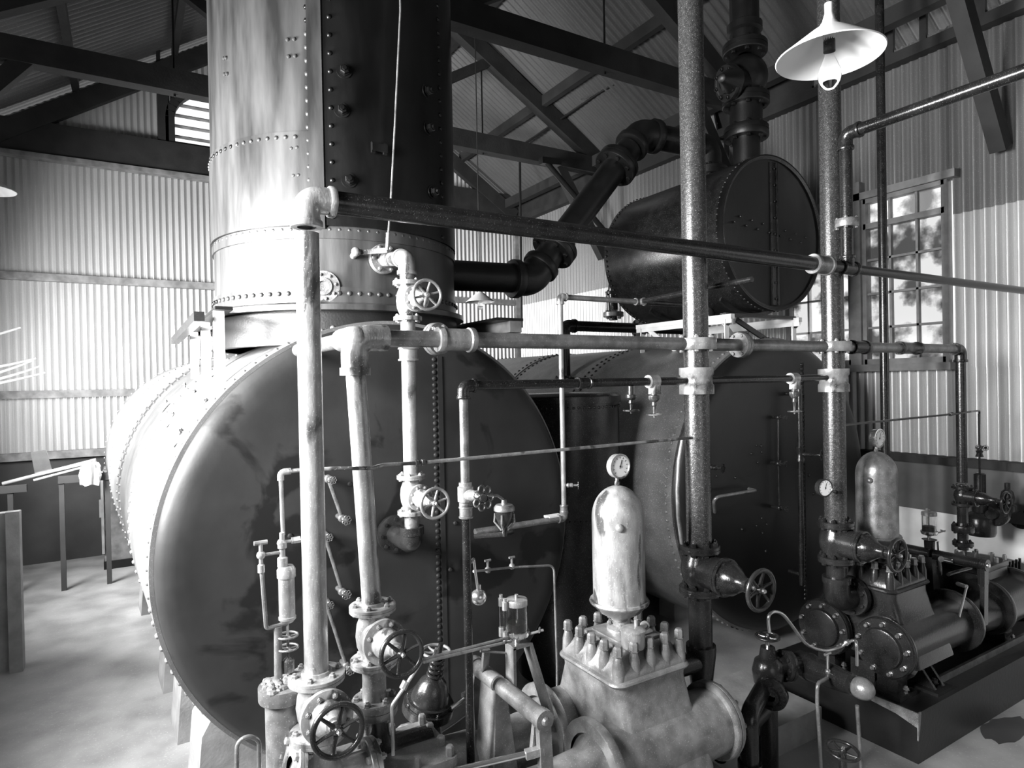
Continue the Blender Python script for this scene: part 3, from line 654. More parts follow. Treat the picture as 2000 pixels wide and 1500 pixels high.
# ladder behind the riser
a=P(1440,330,Y=5.3); b=P(1412,222,Y=5.6); dv=V((-.20,0,0))
t=T('ladder','pale wooden ladder leaning up behind the black riser','ladder',a)
L0=a+V((0,0,-.35))+ (a-b)*.15; L1=b+(b-a)*.25
for o in(0,1): t.part('rail',MB().bar(L0+dv*o*1.0,L1+dv*o*1.0,.035,.07,(0,1,0)),M_timber2)
for i in range(6):
    q=L0.lerp(L1,(i+.5)/6); t.part('rung',MB().cyl(q,q+dv,.014,n=8),M_whiteiron)
# thin diagonal pole behind the duct
t=T('diagonal_brace_pole','slim dark pole slanting behind the fat exhaust pipe','pole',P(1065,318,Y=7.4))
t.part('pole',MB().cyl(P(1068,318,Y=7.4),P(1190,462,Y=7.4),.04,n=12),M_blkd); t.part('pole_head',MB().bar(P(1056,314,Y=7.4),P(1092,318,Y=7.4),.10,.09),M_blkd)
# ================================================================ PIPEWORK IN FRONT OF THE BOILERS
YM,YFR=2.42,2.29
def Ysolve(u,X): return P(u,750,X=X).y
def pipe_seg(t,a,b,r,m,label=None,n=26): return t.part('pipe',MB().cyl(a,b,r,n=n),m,label=label)
# --- silver riser with the long black crosswise main
xA=P(608,850,Y=YFR).x; zT=(PZ(650,395,YFR)+PZ(1350,485,YFR))/2; zp1=PZ(613,1306,YFR)
t=T('steam_main','silver-painted riser at left turning into the long dark pipe that slopes across the view','pipe',(xA,YFR,zp1))
r1=.0415; xT=P(1655,525,Y=YFR).x; xC=P(1608,520,Y=YFR).x
pipe_seg(t,(xA,YFR,zp1-.05),(xA,YFR,zT-.12),r1,M_alu,'bright silver riser')
pipe_seg(t,(xA+.10,YFR,zT),(xC,YFR,zT),r1,M_blk,'long dark crosswise pipe')
elbow(t,(xA,YFR,0),(xA,YFR,zT),(xT,YFR,zT),r1,M_alu,R=.07)
coupling(t,(xC-.03,YFR,zT),(1,0,0),r1*1.05,.15,M_alud); 
pipe_seg(t,(xC,YFR,zT),(xT,YFR,zT),r1*.85,M_blk)
tee(t,(xT,YFR,zT),(1,0,0),(0,0,1),.034,M_blk)
pipe_seg(t,(xT,YFR,zT),(XR-.03,YFR,zT),.029,M_blk)
zE=PZ(1650,262,YFR); zU=PZ(1648,435,YFR)
t=T('branch_pipe','shiny black pipe rising beside the right column then running off to upper right','pipe',(xT,YFR,zT+.08))
pipe_seg(t,(xT,YFR,zT+.06),(xT,YFR,zU-.02),.034,M_blk); pipe_seg(t,(xT,YFR,zU+.02),(xT,YFR,zE-.09),.036,M_blk)
flange(t,(xT,YFR,zU),(0,0,1),.066,.05,4,M_alud,br=.010,bc=.8,ph=.3)
elbow(t,(xT,YFR,0),(xT,YFR,zE),(xT,0,zE),.036,M_blk,R=.07)
pipe_seg(t,(xT,YFR-.09,zE),(xT,YF+.03,zE),.036,M_blk)
# --- riser p2 and the middle main
zM=(PZ(720,659,YM)+PZ(1846,682,YM))/2; xB=P(712,900,Y=YM).x; xPA=P(1358,600,Y=YM).x; xPB=P(1626,600,Y=YM).x; xD=P(1878,850,Y=YM).x
t=T('exhaust_main','silver-grey level pipe through both thick columns, with risers at either end','pipe',(xB,YM,1.5))
r2=.036
zf2=PZ(722,1188,YM)
pipe_seg(t,(xB+.02,YM,zf2-.04),(xB-.03,YM,zM-.1),r2*1.05,M_alu,'speckled silver riser')
t.part('corner_elbow',MB().tube(fillet([(xB-.03,YM,zM-.13),(xB-.03,YM,zM),(xB+.10,YM,zM)],.060,8),r2*1.45,22).sphere((xB-.022,YM,zM-.008),r2*1.5,20,14).tube(fillet([(xB+.02,YM,zM),(xB-.03,YM,zM),(xB-.03,YM+.16,zM)],.05,6),r2*1.3,20).lathe([(r2,-.015),(r2*1.6,-.015),(r2*1.6,.015),(r2,.015)],(xB-.03,YM,zM-.13),(0,0,1),24),M_alu)
pipe_seg(t,(xB-.03,YM+.12,zM),(xB-.03,3.36,zM),r2*.9,M_alud)
xa=P(860,655,Y=YM).x; xb=P(918,655,Y=YM).x
pipe_seg(t,(xB+.06,YM,zM),(xD-.08,YM,zM),r2*.94,M_alud,'long grey level pipe')
coupling(t,((xa+xb)/2,YM,zM),(1,0,0),r2*1.08,xb-xa+.03,M_alu)
xu=P(1447,680,Y=YM).x; flange(t,(xu,YM,zM),(1,0,0),.072,.05,6,M_alud,br=.009)
for a,b in((1662,1692),(1755,1795)):
    coupling(t,(P((a+b)/2,680,Y=YM).x,YM,zM),(1,0,0),r2*.95,P(b,680,Y=YM).x-P(a,680,Y=YM).x,M_blk)
elbow(t,(xB,YM,zM),(xD,YM,zM),(xD,YM,0),r2,M_blk,R=.075)
zD1=PZ(1880,942,YM); pipe_seg(t,(xD,YM,zM-.09),(xD,YM,zD1),r2,M_blk,'black drop pipe at right')
# union on a side branch behind the coupling
q=P(853,662,Y=YM+.28); t2=T('blank_flange','round bolted flange seen edge-on behind the coupling of the level pipe','flange',q)
flange(t2,q,(0.3,-1,0),.075,.045,6,M_alud,br=.010,ph=.2); t2.part('stub',MB().cyl(q,q+V((-.04,.30,0)),.032,n=18),M_alud)
# --- thick columns A and B with flanges, socket collars and valves
ZTOP=6.2
def column(label,x,r,zf,za_f,zc0,zc1,zend,m):
    t=T('vertical_main',label,'pipe',(x,YM,zf))
    pipe_seg(t,(x,YM,zf),(x,YM,ZTOP+ (EZ+SL*(XR-x)-ZTOP)+.1),r,m,n=36)
    flange(t,(x,YM,za_f),(0,0,1),r*1.62,.062,6,M_alu,br=.012,ph=.25,name='joint_flange')
    L=zc0-zc1; c=(x,YM,(zc0+zc1)/2)
    t.part('socket_collar',MB().lathe([(r,-L/2-.01),(r*1.38,-L/2-.01),(r*1.38,-L/2+.035),(r*1.27,-L/2+.045),(r*1.27,L/2-.04),(r*1.38,L/2-.03),(r*1.38,L/2+.005),(r,L/2+.005)],c,(0,0,1),36),M_alu)
    return t
rA=.066
tA=column('thick glossy vertical pipe left of the raised drum, speckled with silver',xPA,rA,PZ(1361,1068,YM),zM,PZ(1357,720,YM),PZ(1357,766,YM),0,M_col)
tB=column('thick glossy vertical pipe right of the raised drum, with a dial on it',xPB,rA,PZ(1630,1018,YM),zM,PZ(1627,722,YM),PZ(1627,762,YM),0,M_col)
# --- low pipe with elbow and drop
zL=PZ(923,753,YM); xp4=P(908,900,Y=YM).x
t=T('drain_main','slim black level pipe below the grey one, dropping at its left end','pipe',(xp4,YM,.3))
rl=.0205
zL2=PZ(1597,738,YM)
pipe_seg(t,(xp4+.05,YM,zL),(xPA-rA,YM,(zL+zL2)/2),rl,M_blk); pipe_seg(t,(xPA+rA,YM,(zL+zL2)/2),(xPB-rA,YM,zL2),rl,M_blk)
elbow(t,(9,YM,zL),(xp4,YM,zL),(xp4,YM,0),rl*1.12,M_blk,R=.04)
zv4=PZ(910,965,YM); pipe_seg(t,(xp4,YM,zL-.04),(xp4,YM,zv4),rl*.95,M_alud); pipe_seg(t,(xp4,YM,zv4),(xp4,YM,.02),rl*.9,M_blk)
coupling(t,(P(1140,748,Y=YM).x,YM,zL),(1,0,0),rl*1.05,.075,M_blk)
coupling(t,(xp4,YM,PZ(911,1000,YM)),(0,0,1),rl*1.1,.05,M_alud)
t=T('stop_valve','small stop valve with a looped flower-shaped wheel on the slim drop pipe','valve',(xp4,YM,zv4))
t.part('valve_body',MB().lathe([(0,-.05),(.028,-.05),(.028,-.035),(.034,-.03),(.034,.03),(.028,.035),(.028,.05),(0,.05)],(xp4,YM,zv4),(0,0,1),20).lathe([(0,0),(.026,0),(.024,.06),(.016,.07),(.012,.11),(0,.11)],(xp4,YM,zv4),(.15,-1,0),18),M_alu)
petalwheel(t,V((xp4,YM,zv4))+V((.15,-1,0)).normalized()*.125,(.15,-1,0),.056,M_alu)
# hanging valves on the low pipe
for u,vt,vb,lab,mm,up in((1232,748,800,'hanging valve on the slim level pipe, the left and smaller of the pair',M_castd,0),(1277,742,808,'hanging silver valve strapped under the slim level pipe, nearer the left column',M_alu,1),(1551,738,802,'hanging valve on the slim level pipe between the two thick columns',M_alu,1)):
    x=P(u,745,Y=YM).x; z0=zL if u<1400 else zL2; zb=PZ(u,vb,YM)
    t=T('hanging_valve',lab,'valve',(x,YM,z0),group='hanging valves')
    if up: t.part('clamp',MB().lathe([(.02,-.03),(.034,-.03),(.034,.03),(.02,.03)],(x-.01,YM,z0),(1,0,0),22).box((x,YM-.005,z0-.03),(.04,.05,.07)),mm)
    h=z0-zb
    t.part('valve_body',MB().lathe([(0,0),(.016,0),(.016,-h*.3),(.028,-h*.32),(.028,-h*.42),(.018,-h*.5),(.012,-h*.52),(.014,-h*.62),(.008,-h*.66),(.006,-h),(0,-h)],(x,YM,z0-.02),(0,0,1),18),mm)
    handwheel(t,(x,YM,zb-.005),(0,0,-1),.042,mm,5)
# --- gate valves
zv=PZ(613,1312,YFR)-.12
gate_valve('silver gate valve with dark spoked wheel, lowest left in front of the riser',(xA,YFR,zv),(0,0,1),(.02,-1,.08),.045,.090,.20,.12,.245,M_alu,M_castd,fr=2.15,group=None)
yv=Ysolve(778,xB+.02)+.02; zvB=PZ(722,1240,YM)
gate_valve('silver gate valve with dark spoked wheel, under the speckled second riser',(xB+.02,YM,zvB),(0,0,1),(0,-1,.10),.042,.084,.21,.13,YM-yv,M_alu,M_castd,fr=2.15)
yv=Ysolve(1480,xPA); zA_=PZ(1360,1112,YM)
gate_valve('black gate valve with spoked wheel at the foot of the left thick column',(xPA,YM,zA_),(0,0,1),(0,-1,-.03),.062,.108,.225,.17,YM-yv,M_castd,M_castd,fr=1.75,nb=8,flmat=M_castd)
yv=Ysolve(1748,xPB); zB_=PZ(1630,1058,YM)
gate_valve('black gate valve with spoked wheel at the foot of the right thick column',(xPB,YM,zB_),(0,0,1),(0,-1,-.01),.062,.105,.225,.17,YM-yv,M_castd,M_castd,fr=1.75,nb=8,flmat=M_castd)
yv=Ysolve(1962,xD)
gate_valve('small black valve with edge-on wheel on the drop pipe at far right',(xD,YM,PZ(1880,968,YM)),(0,0,1),(0,-1,-.03),.036,.085,.13,.10,YM-yv,M_castd,M_castd,fr=2.0,nb=6)
# below the valves of columns A and B
t=T('delivery_pipe','short dark pipe from the left black valve down to the silver pump','pipe',(xPA,YM,.8))
zA2=zA_-.115
pipe_seg(t,(xPA,YM,.86),(xPA,YM,zA2),.062,M_castd,n=30); t.part('socket',MB().lathe([(.05,0),(.078,0),(.08,-.02),(.078,-.05),(.06,-.2),(.05,-.26),(0,-.26)],(xPA,YM,.86),(0,0,1),30),M_castd)
t.part('side_neck',MB().cyl((xPA,YM,.78),(2.25,YM,.78),.055),M_castd)
t=T('delivery_pipe','short dark pipe from the right black valve turning into the black pump','pipe',(xPB,YM,.8))
zB2=zB_-.115; zq=.86
pipe_seg(t,(xPB,YM,zq+.1),(xPB,YM,zB2),.060,M_castd,n=30)
t.part('elbow',MB().tube(fillet([(xPB,YM,zq+.14),(xPB,YM,zq),(xPB+.14,YM,zq)],.10,9),.078,24).lathe([(.05,-.015),(.085,-.015),(.085,.02),(.05,.02)],(xPB,YM,zq+.13),(0,0,1),28),M_castd)
flange(t,(xPB+.15,YM,zq),(1,0,0),.125,.05,8,M_castd,br=.014,ph=.5)
gauge('dial gauge fixed to the front of the right thick column',P(1611,953,Y=YM-.085),(-.25,-1,0),.052,(xPB-.02,YM-.04,PZ(1611,965,YM)),M_castd)
# --- slim post on the right wall
x=P(1723,400,Y=3.0).x; t=T('drain_post','slim dark vertical pipe standing near the right wall window','pipe',(x,3.0,0))
pipe_seg(t,(x,3.0,0),(x,3.0,EZ+SL*(XR-x)-.02),.035,M_blk); t.part('foot',MB().lathe([(0,0),(.07,0),(.07,.02),(.03,.03)],(x,3.0,0),(0,0,1),20),M_blkd)
# --- feed line with two wheel valves between stack and boiler front
Y3=3.12; x3=P(800,800,Y=Y3).x; ze=PZ(787,503,Y3)
q,d=onstack(746,508,.0)
t=T('feed_line','silver valve line dropping from the stack flange to the left boiler front','pipe',(x3,Y3,1.4))
rp=.038
h1=V((q.x,q.y,q.z)); ft=V((x3,Y3,ze))
elbow(t,h1,ft,(x3,Y3,0),rp,M_alu,R=.07)
pipe_seg(t,h1,ft+(h1-ft).normalized()*.08,rp,M_alu); flange(t,h1+d*.03,d,.085,.035,6,M_alud,br=.012)
zv1=PZ(797,588,Y3); zv2=PZ(801,966,Y3); zel=PZ(803,1062,Y3)
pipe_seg(t,(x3,Y3,ze-.06),(x3,Y3,zv1+.1),rp*.95,M_alu); pipe_seg(t,(x3,Y3,zv1-.1),(x3,Y3,zv2+.09),rp,M_alu); pipe_seg(t,(x3,Y3,zv2-.09),(x3,Y3,zel+.04),rp,M_alud)
coupling(t,(x3,Y3,PZ(795,692,Y3)),(0,0,1),rp*1.05,.07,M_alu)
zs=zM
fq=F1(786,1066,.06); fq.z=zel; fb=V((x3,Y3,zel))
t.part('elbow',MB().tube(fillet([(x3,Y3,zel+.07),fb,fb+V((0,.30,0))],.06,8),rp*1.4,22).lathe([(rp,-.01),(rp*1.65,-.01),(rp*1.65,.03),(rp,.03)],(x3,Y3,zel+.06),(0,0,1),24),M_castd)
flange(t,(x3,F1(786,1066,.06).y-.02,zel),n1,.105,.025,8,M_castd,br=.011,bc=.8)
for zz,wu,lab in((zv1,838,'wheel valve on the silver line in front of the stack foot'),(zv2,845,'wheel valve on the silver line in front of the left boiler, below the thin rod')):
    yv=Ysolve(wu,x3)
    gate_valve(lab,(x3,Y3,zz),(0,0,1),(0,-1,0),.036,.080,.185,.12,Y3-yv,M_alu,M_alud,fr=2.05,nb=6)
# --- thin copper line crossing everything
zz=lambda u,v,Y:P(u,v,Y=Y)
pts=[zz(553,1045,2.40),zz(548,922,2.40),zz(600,917,2.40),zz(660,915,2.38),zz(690,915,2.35),zz(728,914,2.34),zz(748,908,2.37),zz(820,904,2.37),V((xPA-rA,YM-.02,PZ(1340,855,YM)))]
t=T('thin_tube','thin pale tube running across the boiler front to the left thick column','tube',pts[0])
t.part('tube',MB().tube(fillet(pts,.02,4),.0075,10),M_alu); t.part('elbow',MB().tube(fillet([pts[1]+V((0,0,-.03)),pts[1],pts[1]+V((.035,0,0))],.015,5),.012,10),M_alu)
t.part('union',MB().lathe([(0,-.02),(.014,-.02),(.014,-.008),(.01,-.006),(.01,.006),(.014,.008),(.014,.02),(0,.02)],pts[7],pts[8]-pts[7],8),M_alu)
# --- Y=3.05 slim riser with elbow on top and low return
Y5=3.05; x5=P(1098,800,Y=Y5).x; zt5=PZ(1097,580,Y5); zb5=PZ(1100,1012,Y5)
t=T('slim_riser','slim pale riser between the boilers with small elbows top and bottom','pipe',(x5,Y5,zb5))
r5=.0145; x6=P(1250,592,Y=Y5).x
pipe_seg(t,(x5,Y5,zb5),(x5,Y5,zt5),r5,M_alu); pipe_seg(t,(x5,Y5,zt5),(x6,Y5,zt5),r5*1.1,M_alud); pipe_seg(t,(x5,Y5,zb5),(P(928,1048,Y=Y5).x,Y5,zb5),r5*1.2,M_alud)
elbow(t,(x5,Y5,0),(x5,Y5,zt5),(9,Y5,zt5),r5*1.3,M_alu,R=.03); elbow(t,(x5,Y5,9),(x5,Y5,zb5),(0,Y5,zb5),r5*1.3,M_alud,R=.03)
tee(t,(x6,Y5,zt5),(1,0,0),(0,-1,0),r5*1.2,M_alud)
pipe_seg(t,(x6,Y5,zt5),(x6,2.2,zt5+.02),r5*1.1,M_blk); pipe_seg(t,(x6,Y5,zt5),(x6+.55,Y5,zt5),r5*1.1,M_blk)
coupling(t,(x5,Y5,PZ(1099,995,Y5)),(0,0,1),r5*1.3,.05,M_alud)
cock('tiny petal-wheeled cock on the slim riser between the boilers',(x5,Y5,PZ(1099,948,Y5)),(.8,-.6,0),M_alud,.9)
t.part('tag_plate',MB().box((x5-.06,Y5+.02,PZ(1080,1010,Y5)),(.1,.06,.012)),M_enamel)
# --- big cross pipe behind, with drop to second boiler
YQ=5.38; zQ=PZ(1130,637,YQ); xq=P(1102,640,Y=YQ).x
t=T('crossover_pipe','dark pipe with dusty top passing behind the raised drum above the second boiler','pipe',(xq,YQ,zQ))
rel=xq-BC2.x; zsh=BC2.z+math.sqrt(BR**2-rel**2)
pipe_seg(t,(xq+.1,YQ,zQ),(6.1,YQ,zQ),.055,M_blk); pipe_seg(t,(xq,YQ,zQ-.1),(xq,YQ,zsh+.03),.055,M_blk); elbow(t,(9,YQ,zQ),(xq,YQ,zQ),(xq,YQ,0),.055,M_blk,R=.10)
flange(t,(xq,YQ,zsh+.02),(0,0,1),.11,.05,6,M_blk,br=.014); flange(t,(P(1248,630,Y=YQ).x,YQ,zQ),(1,0,0),.105,.06,6,M_blkd,br=.014)
t=T('drum_tail_pipe','bent pipe with gauge rods dropping from the rear of the raised drum','pipe',(4.5,5.3,2.95))
t.part('bend',MB().tube(fillet([(4.42,4.99,3.36),(4.46,5.28,3.36),(4.48,5.30,3.0)],.13,8),.052,20),M_blk); pipe_seg(t,(4.48,5.3,3.2),(4.48,5.3,2.93),.045,M_blk)
flange(t,(4.48,5.3,3.22),(0,0,1),.085,.03,4,M_blk,br=.01); flange(t,(4.48,5.3,2.99),(0,0,1),.11,.05,4,M_alud,br=.018)
for dx,dy in((-.09,0),(.09,0),(0,-.1)): t.part('gauge_rod',MB().cyl((4.48+dx,5.3+dy,3.22),(4.48+dx,5.3+dy,2.99),.012,n=8),M_alu)
# --- conduit along roof and down the corner
t=T('conduit','thin dark conduit hung under the roof and dropping near the corner','conduit',P(1018,590,Y=8.8))
cp=[P(1019,640,Y=8.8),P(1015,287,Y=8.8),P(1170,182,Y=6.9),P(1325,90,Y=5.6),P(1400,40,Y=4.9)]
t.part('conduit_tube',MB().tube(fillet(cp,.08,4),.02,8),M_blkd)
q=P(1172,182,Y=6.9); t.part('hanger',MB().cyl(q,V((q.x-.1,q.y+.3,EZ+SL*(XR-q.x+.1)-.05)),.007,n=6),M_blkd)
# ================================================================ BOILER FRONT FITTINGS
def gline(name,label,a,b,front,m,r=.010):
    t=T(name,label,'gauge tube',a); d=-(n1 if front==1 else n2)
    t.part('rod',MB().cyl(a,b,r,n=10),m)
    for p in(a,b):
        t.part('fitting',MB().sphere(p,.022,12,8).cyl(p,p-d*.07,.013,n=8).lathe([(0,0),(.018,0),(.018,.02),(.01,.022),(.01,.05),(0,.05)],p,d,10),m)
    petalwheel(t,b+d*.07,d,.026,m); petalwheel(t,a+d*.07,d,.022,m)
    return t
gline('gauge_tube','slanting gauge tube with knobbed cocks on the left boiler, upper of the three',F1(641,935,.12),F1(668,1012,.12),1,M_alud)
gline('gauge_tube','slanting gauge tube on the left boiler, middle of the three',F1(634,1045,.12),F1(668,1155,.12),1,M_alud)
gline('gauge_tube','slanting gauge tube on the left boiler, longest and lowest of the three',F1(636,1175,.12),F1(676,1300,.12),1,M_alud)
# second boiler: vertical gauge column
xg=F2(1538,900).x; Yg=F2(1538,900).y-.12
t=T('gauge_column','dark vertical standpipe with a valve on the front of the second boiler','pipe',(xg,Yg,.9))
pipe_seg(t,(xg,Yg,PZ(1541,1150,Yg)),(xg,Yg,PZ(1535,755,Yg)),.022,M_blk)
for v in(770,1130): t.part('stub',MB().cyl((xg,Yg,PZ(1538,v,Yg)),(xg,Yg+.14,PZ(1538,v,Yg)),.016,n=10),M_blk)
c=V((xg,Yg,PZ(1538,890,Yg))); t.part('valve_body',MB().lathe([(0,-.06),(.035,-.06),(.035,-.04),(.03,-.03),(.03,.03),(.035,.04),(.035,.06),(0,.06)],c,(0,0,1),16).lathe([(0,0),(.022,0),(.018,.09),(.01,.1),(.01,.15),(0,.15)],c,(.35,-.9,0),14),M_blk)
handwheel(t,c+V((.35,-.9,0)).normalized()*.16,(.35,-.9,0),.045,M_blk,6)
gline('gauge_tube','bent gauge rod beside the standpipe of the second boiler, upper',F2(1520,815,.1),F2(1520,903,.1),2,M_blk,.007)
gline('gauge_tube','straight gauge rod beside the standpipe of the second boiler, lower',F2(1520,905,.12),F2(1522,992,.12),2,M_blk,.007)
cock('small cock on the second boiler front just right of the left thick column',F2(1380,912,.05),(.25,-1,0),M_blk,1.4)
t=T('grab_handle','pale bent bar handle on the second boiler front','handle',F2(1400,975)); 
t.part('bar',MB().tube(fillet([F2(1396,1000,.06),F2(1394,972,.16),F2(1476,958,.16),F2(1462,955,.05)],.03,5),.014,10),M_alud)
for u,v in((1478,870),(1468,886),(1488,883),(1480,903),(1478,1027),(1488,1012),(1498,1024),(1490,1041),(1400,930)):
    B2.bolt(F2(u,v,.052),-n2,.011,.004,M_boiler2,None,'stay_bolt')
t=T('bulged_tube','thin bowed tube close against the left side of the left thick column','tube',P(1331,870,Y=2.44))
t.part('tube',MB().tube([P(1333,858,Y=2.44),P(1326,900,Y=2.44),P(1323,960,Y=2.44),P(1325,1010,Y=2.44),P(1332,1062,Y=2.44)],.011,10),M_alud)
# --- float trap + piping near the slim drop
Yt=2.62
t=T('steam_trap','dark pear-shaped float trap hanging beside the slim drop pipe','trap',P(985,1010,Y=Yt))
c=P(985,1003,Y=Yt)
t.part('trap_cap',MB().lathe([(0,.05),(.012,.05),(.014,.03),(.04,.028),(.05,.015),(.05,0),(0,0)],c+V((0,0,.015)),(0,0,1),20),M_alud)
t.part('trap_body',MB().lathe([(0,0),(.045,0),(.045,-.02),(.03,-.06),(.012,-.08),(.012,-.12),(0,-.12)],c+V((0,0,.012)),(0,0,1),20),M_castd)
for i in range(4):
    a=PI/4+PI/2*i; t.part('yoke_bar',MB().tube([c+V((.045*math.cos(a),.045*math.sin(a),0)),c+V((.05*math.cos(a),.05*math.sin(a),-.04)),c+V((.015*math.cos(a),.015*math.sin(a),-.08))],.005,6),M_alud)
t.part('inlet_tube',MB().tube(fillet([V((xp4+.02,YM+.02,PZ(930,966,YM))),P(972,968,Y=Yt),P(982,975,Y=Yt),c+V((0,0,.05))],.02,5),.007,8),M_alud)
t.part('outlet_pipe',MB().tube([P(926,1048,Y=2.7),P(985,1043,Y=Yt),P(1000,1040,Y=3.0)],.012,8),M_castd)
t=T('condensate_bulb','polished round bulb on a thin rod right of the slim drop pipe','bulb',P(936,1166,Y=2.5))
c=P(935,1166,Y=2.5); t.part('ball',MB().sphere(c,.036,24,16),M_brass); t.part('stem',MB().cyl(c,P(925,1092,Y=2.5),.006,n=8).cyl(P(925,1092,Y=2.5),V((xp4,YM,P(925,1092,Y=2.5).z)),.007,n=8).lathe([(0,0),(.011,0),(.011,.02),(0,.02)],c+V((0,0,.035)),(0,0,1),8),M_brass)
t=T('sampling_tube','thin tube with two little cocks that bends down behind the silver pump','tube',P(1000,1108,Y=2.75))
t.part('tube',MB().tube(fillet([P(925,1116,Y=2.6),P(1000,1108,Y=2.75),P(1082,1104,Y=2.75),P(1088,1300,Y=2.75),P(1088,1460,Y=2.75)],.04,5),.006,8),M_alud)
for u,v in((953,1113),(1000,1106)):
    q=P(u,v,Y=2.68 if u<960 else 2.75); t.part('cock',MB().sphere(q,.016,10,8).cyl(q,q+V((0,0,.045)),.006,n=6).cyl(q+V((-.016,0,.045)),q+V((.016,0,.045)),.006,n=6),M_alud)
# --- displacement lubricator far left
YL=2.34; xl=P(560,1150,Y=YL).x
t=T('sight_lubricator','pale cylindrical oil lubricator with side loop, left of the silver riser','lubricator',(xl,YL,PZ(560,1225,YL)))
zt_=PZ(558,1105,YL); zb_=PZ(560,1215,YL); rl_=.030
t.part('barrel',MB().lathe([(0,0),(.02,0),(rl_,.012),(rl_,.02),(rl_*.92,.022),(rl_*.92,(zt_-zb_)*.78),(rl_*1.06,(zt_-zb_)*.8),(rl_*1.06,(zt_-zb_)*.94),(rl_*.8,(zt_-zb_)),(0,(zt_-zb_))],(xl,YL,zb_),(0,0,1),28),M_alu)
zt2=PZ(552,1040,YL); t.part('top_fitting',MB().lathe([(0,0),(.018,0),(.018,.03),(.01,.035),(.01,.06),(.016,.065),(.016,.085),(.009,.09),(.009,zt2-zt_),(0,zt2-zt_)],(xl-.012,YL,zt_),(0,0,1),12).sphere((xl-.015,YL,PZ(552,1060,YL)),.015,12,8),M_alu)
t.part('side_union',MB().cyl((xl-.015,YL,PZ(552,1058,YL)),(xA-.03,YL,PZ(580,1056,YL)),.006,n=8).lathe([(0,0),(.012,0),(.012,.03),(0,.03)],(xl+.02,YL,PZ(560,1057,YL)),(1,0,0),6),M_alu)
xl2=P(510,1100,Y=YL).x
t.part('side_arm',MB().cyl((xl-.015,YL,PZ(553,1078,YL)),(xl2,YL,PZ(511,1084,YL)),.006,n=8),M_alu)
cv=t.part('side_cock',MB().sphere((xl2,YL,PZ(511,1084,YL)),.015,12,8).lathe([(0,-.06),(.012,-.06),(.012,-.035),(.007,-.03),(.007,.045),(0,.045)],(xl2,YL,PZ(511,1084,YL)),(0,0,1),10).cyl((xl2-.022,YL,PZ(509,1060,YL)),(xl2+.022,YL,PZ(509,1060,YL)),.008,n=8),M_alu)
t.part('return_tube',MB().tube(fillet([(xl2,YL,PZ(511,1100,YL)),(xl2+.012,YL,PZ(520,1228,YL)),(xl,YL,PZ(535,1222,YL))],.01,4),.0075,8),M_alud)
t.part('down_tube',MB().cyl((xl-.032,YL,PZ(535,1225,YL)),(xl-.035,YL,PZ(537,1325,YL)),.014,n=12),M_alud)
for v in(1241,1265): handwheel(t,(xl,YL,PZ(562,v,YL)),(0,0,1),.038,M_alud,5,name='small_handwheel')
t.part('spindle',MB().cyl((xl,YL,zb_),(xl,YL,PZ(562,1300,YL)),.005,n=8).lathe([(0,-.03),(.02,-.03),(.02,.01),(.01,.02),(0,.02)],(xl,YL,PZ(562,1295,YL)),(0,0,1),10),M_alu)
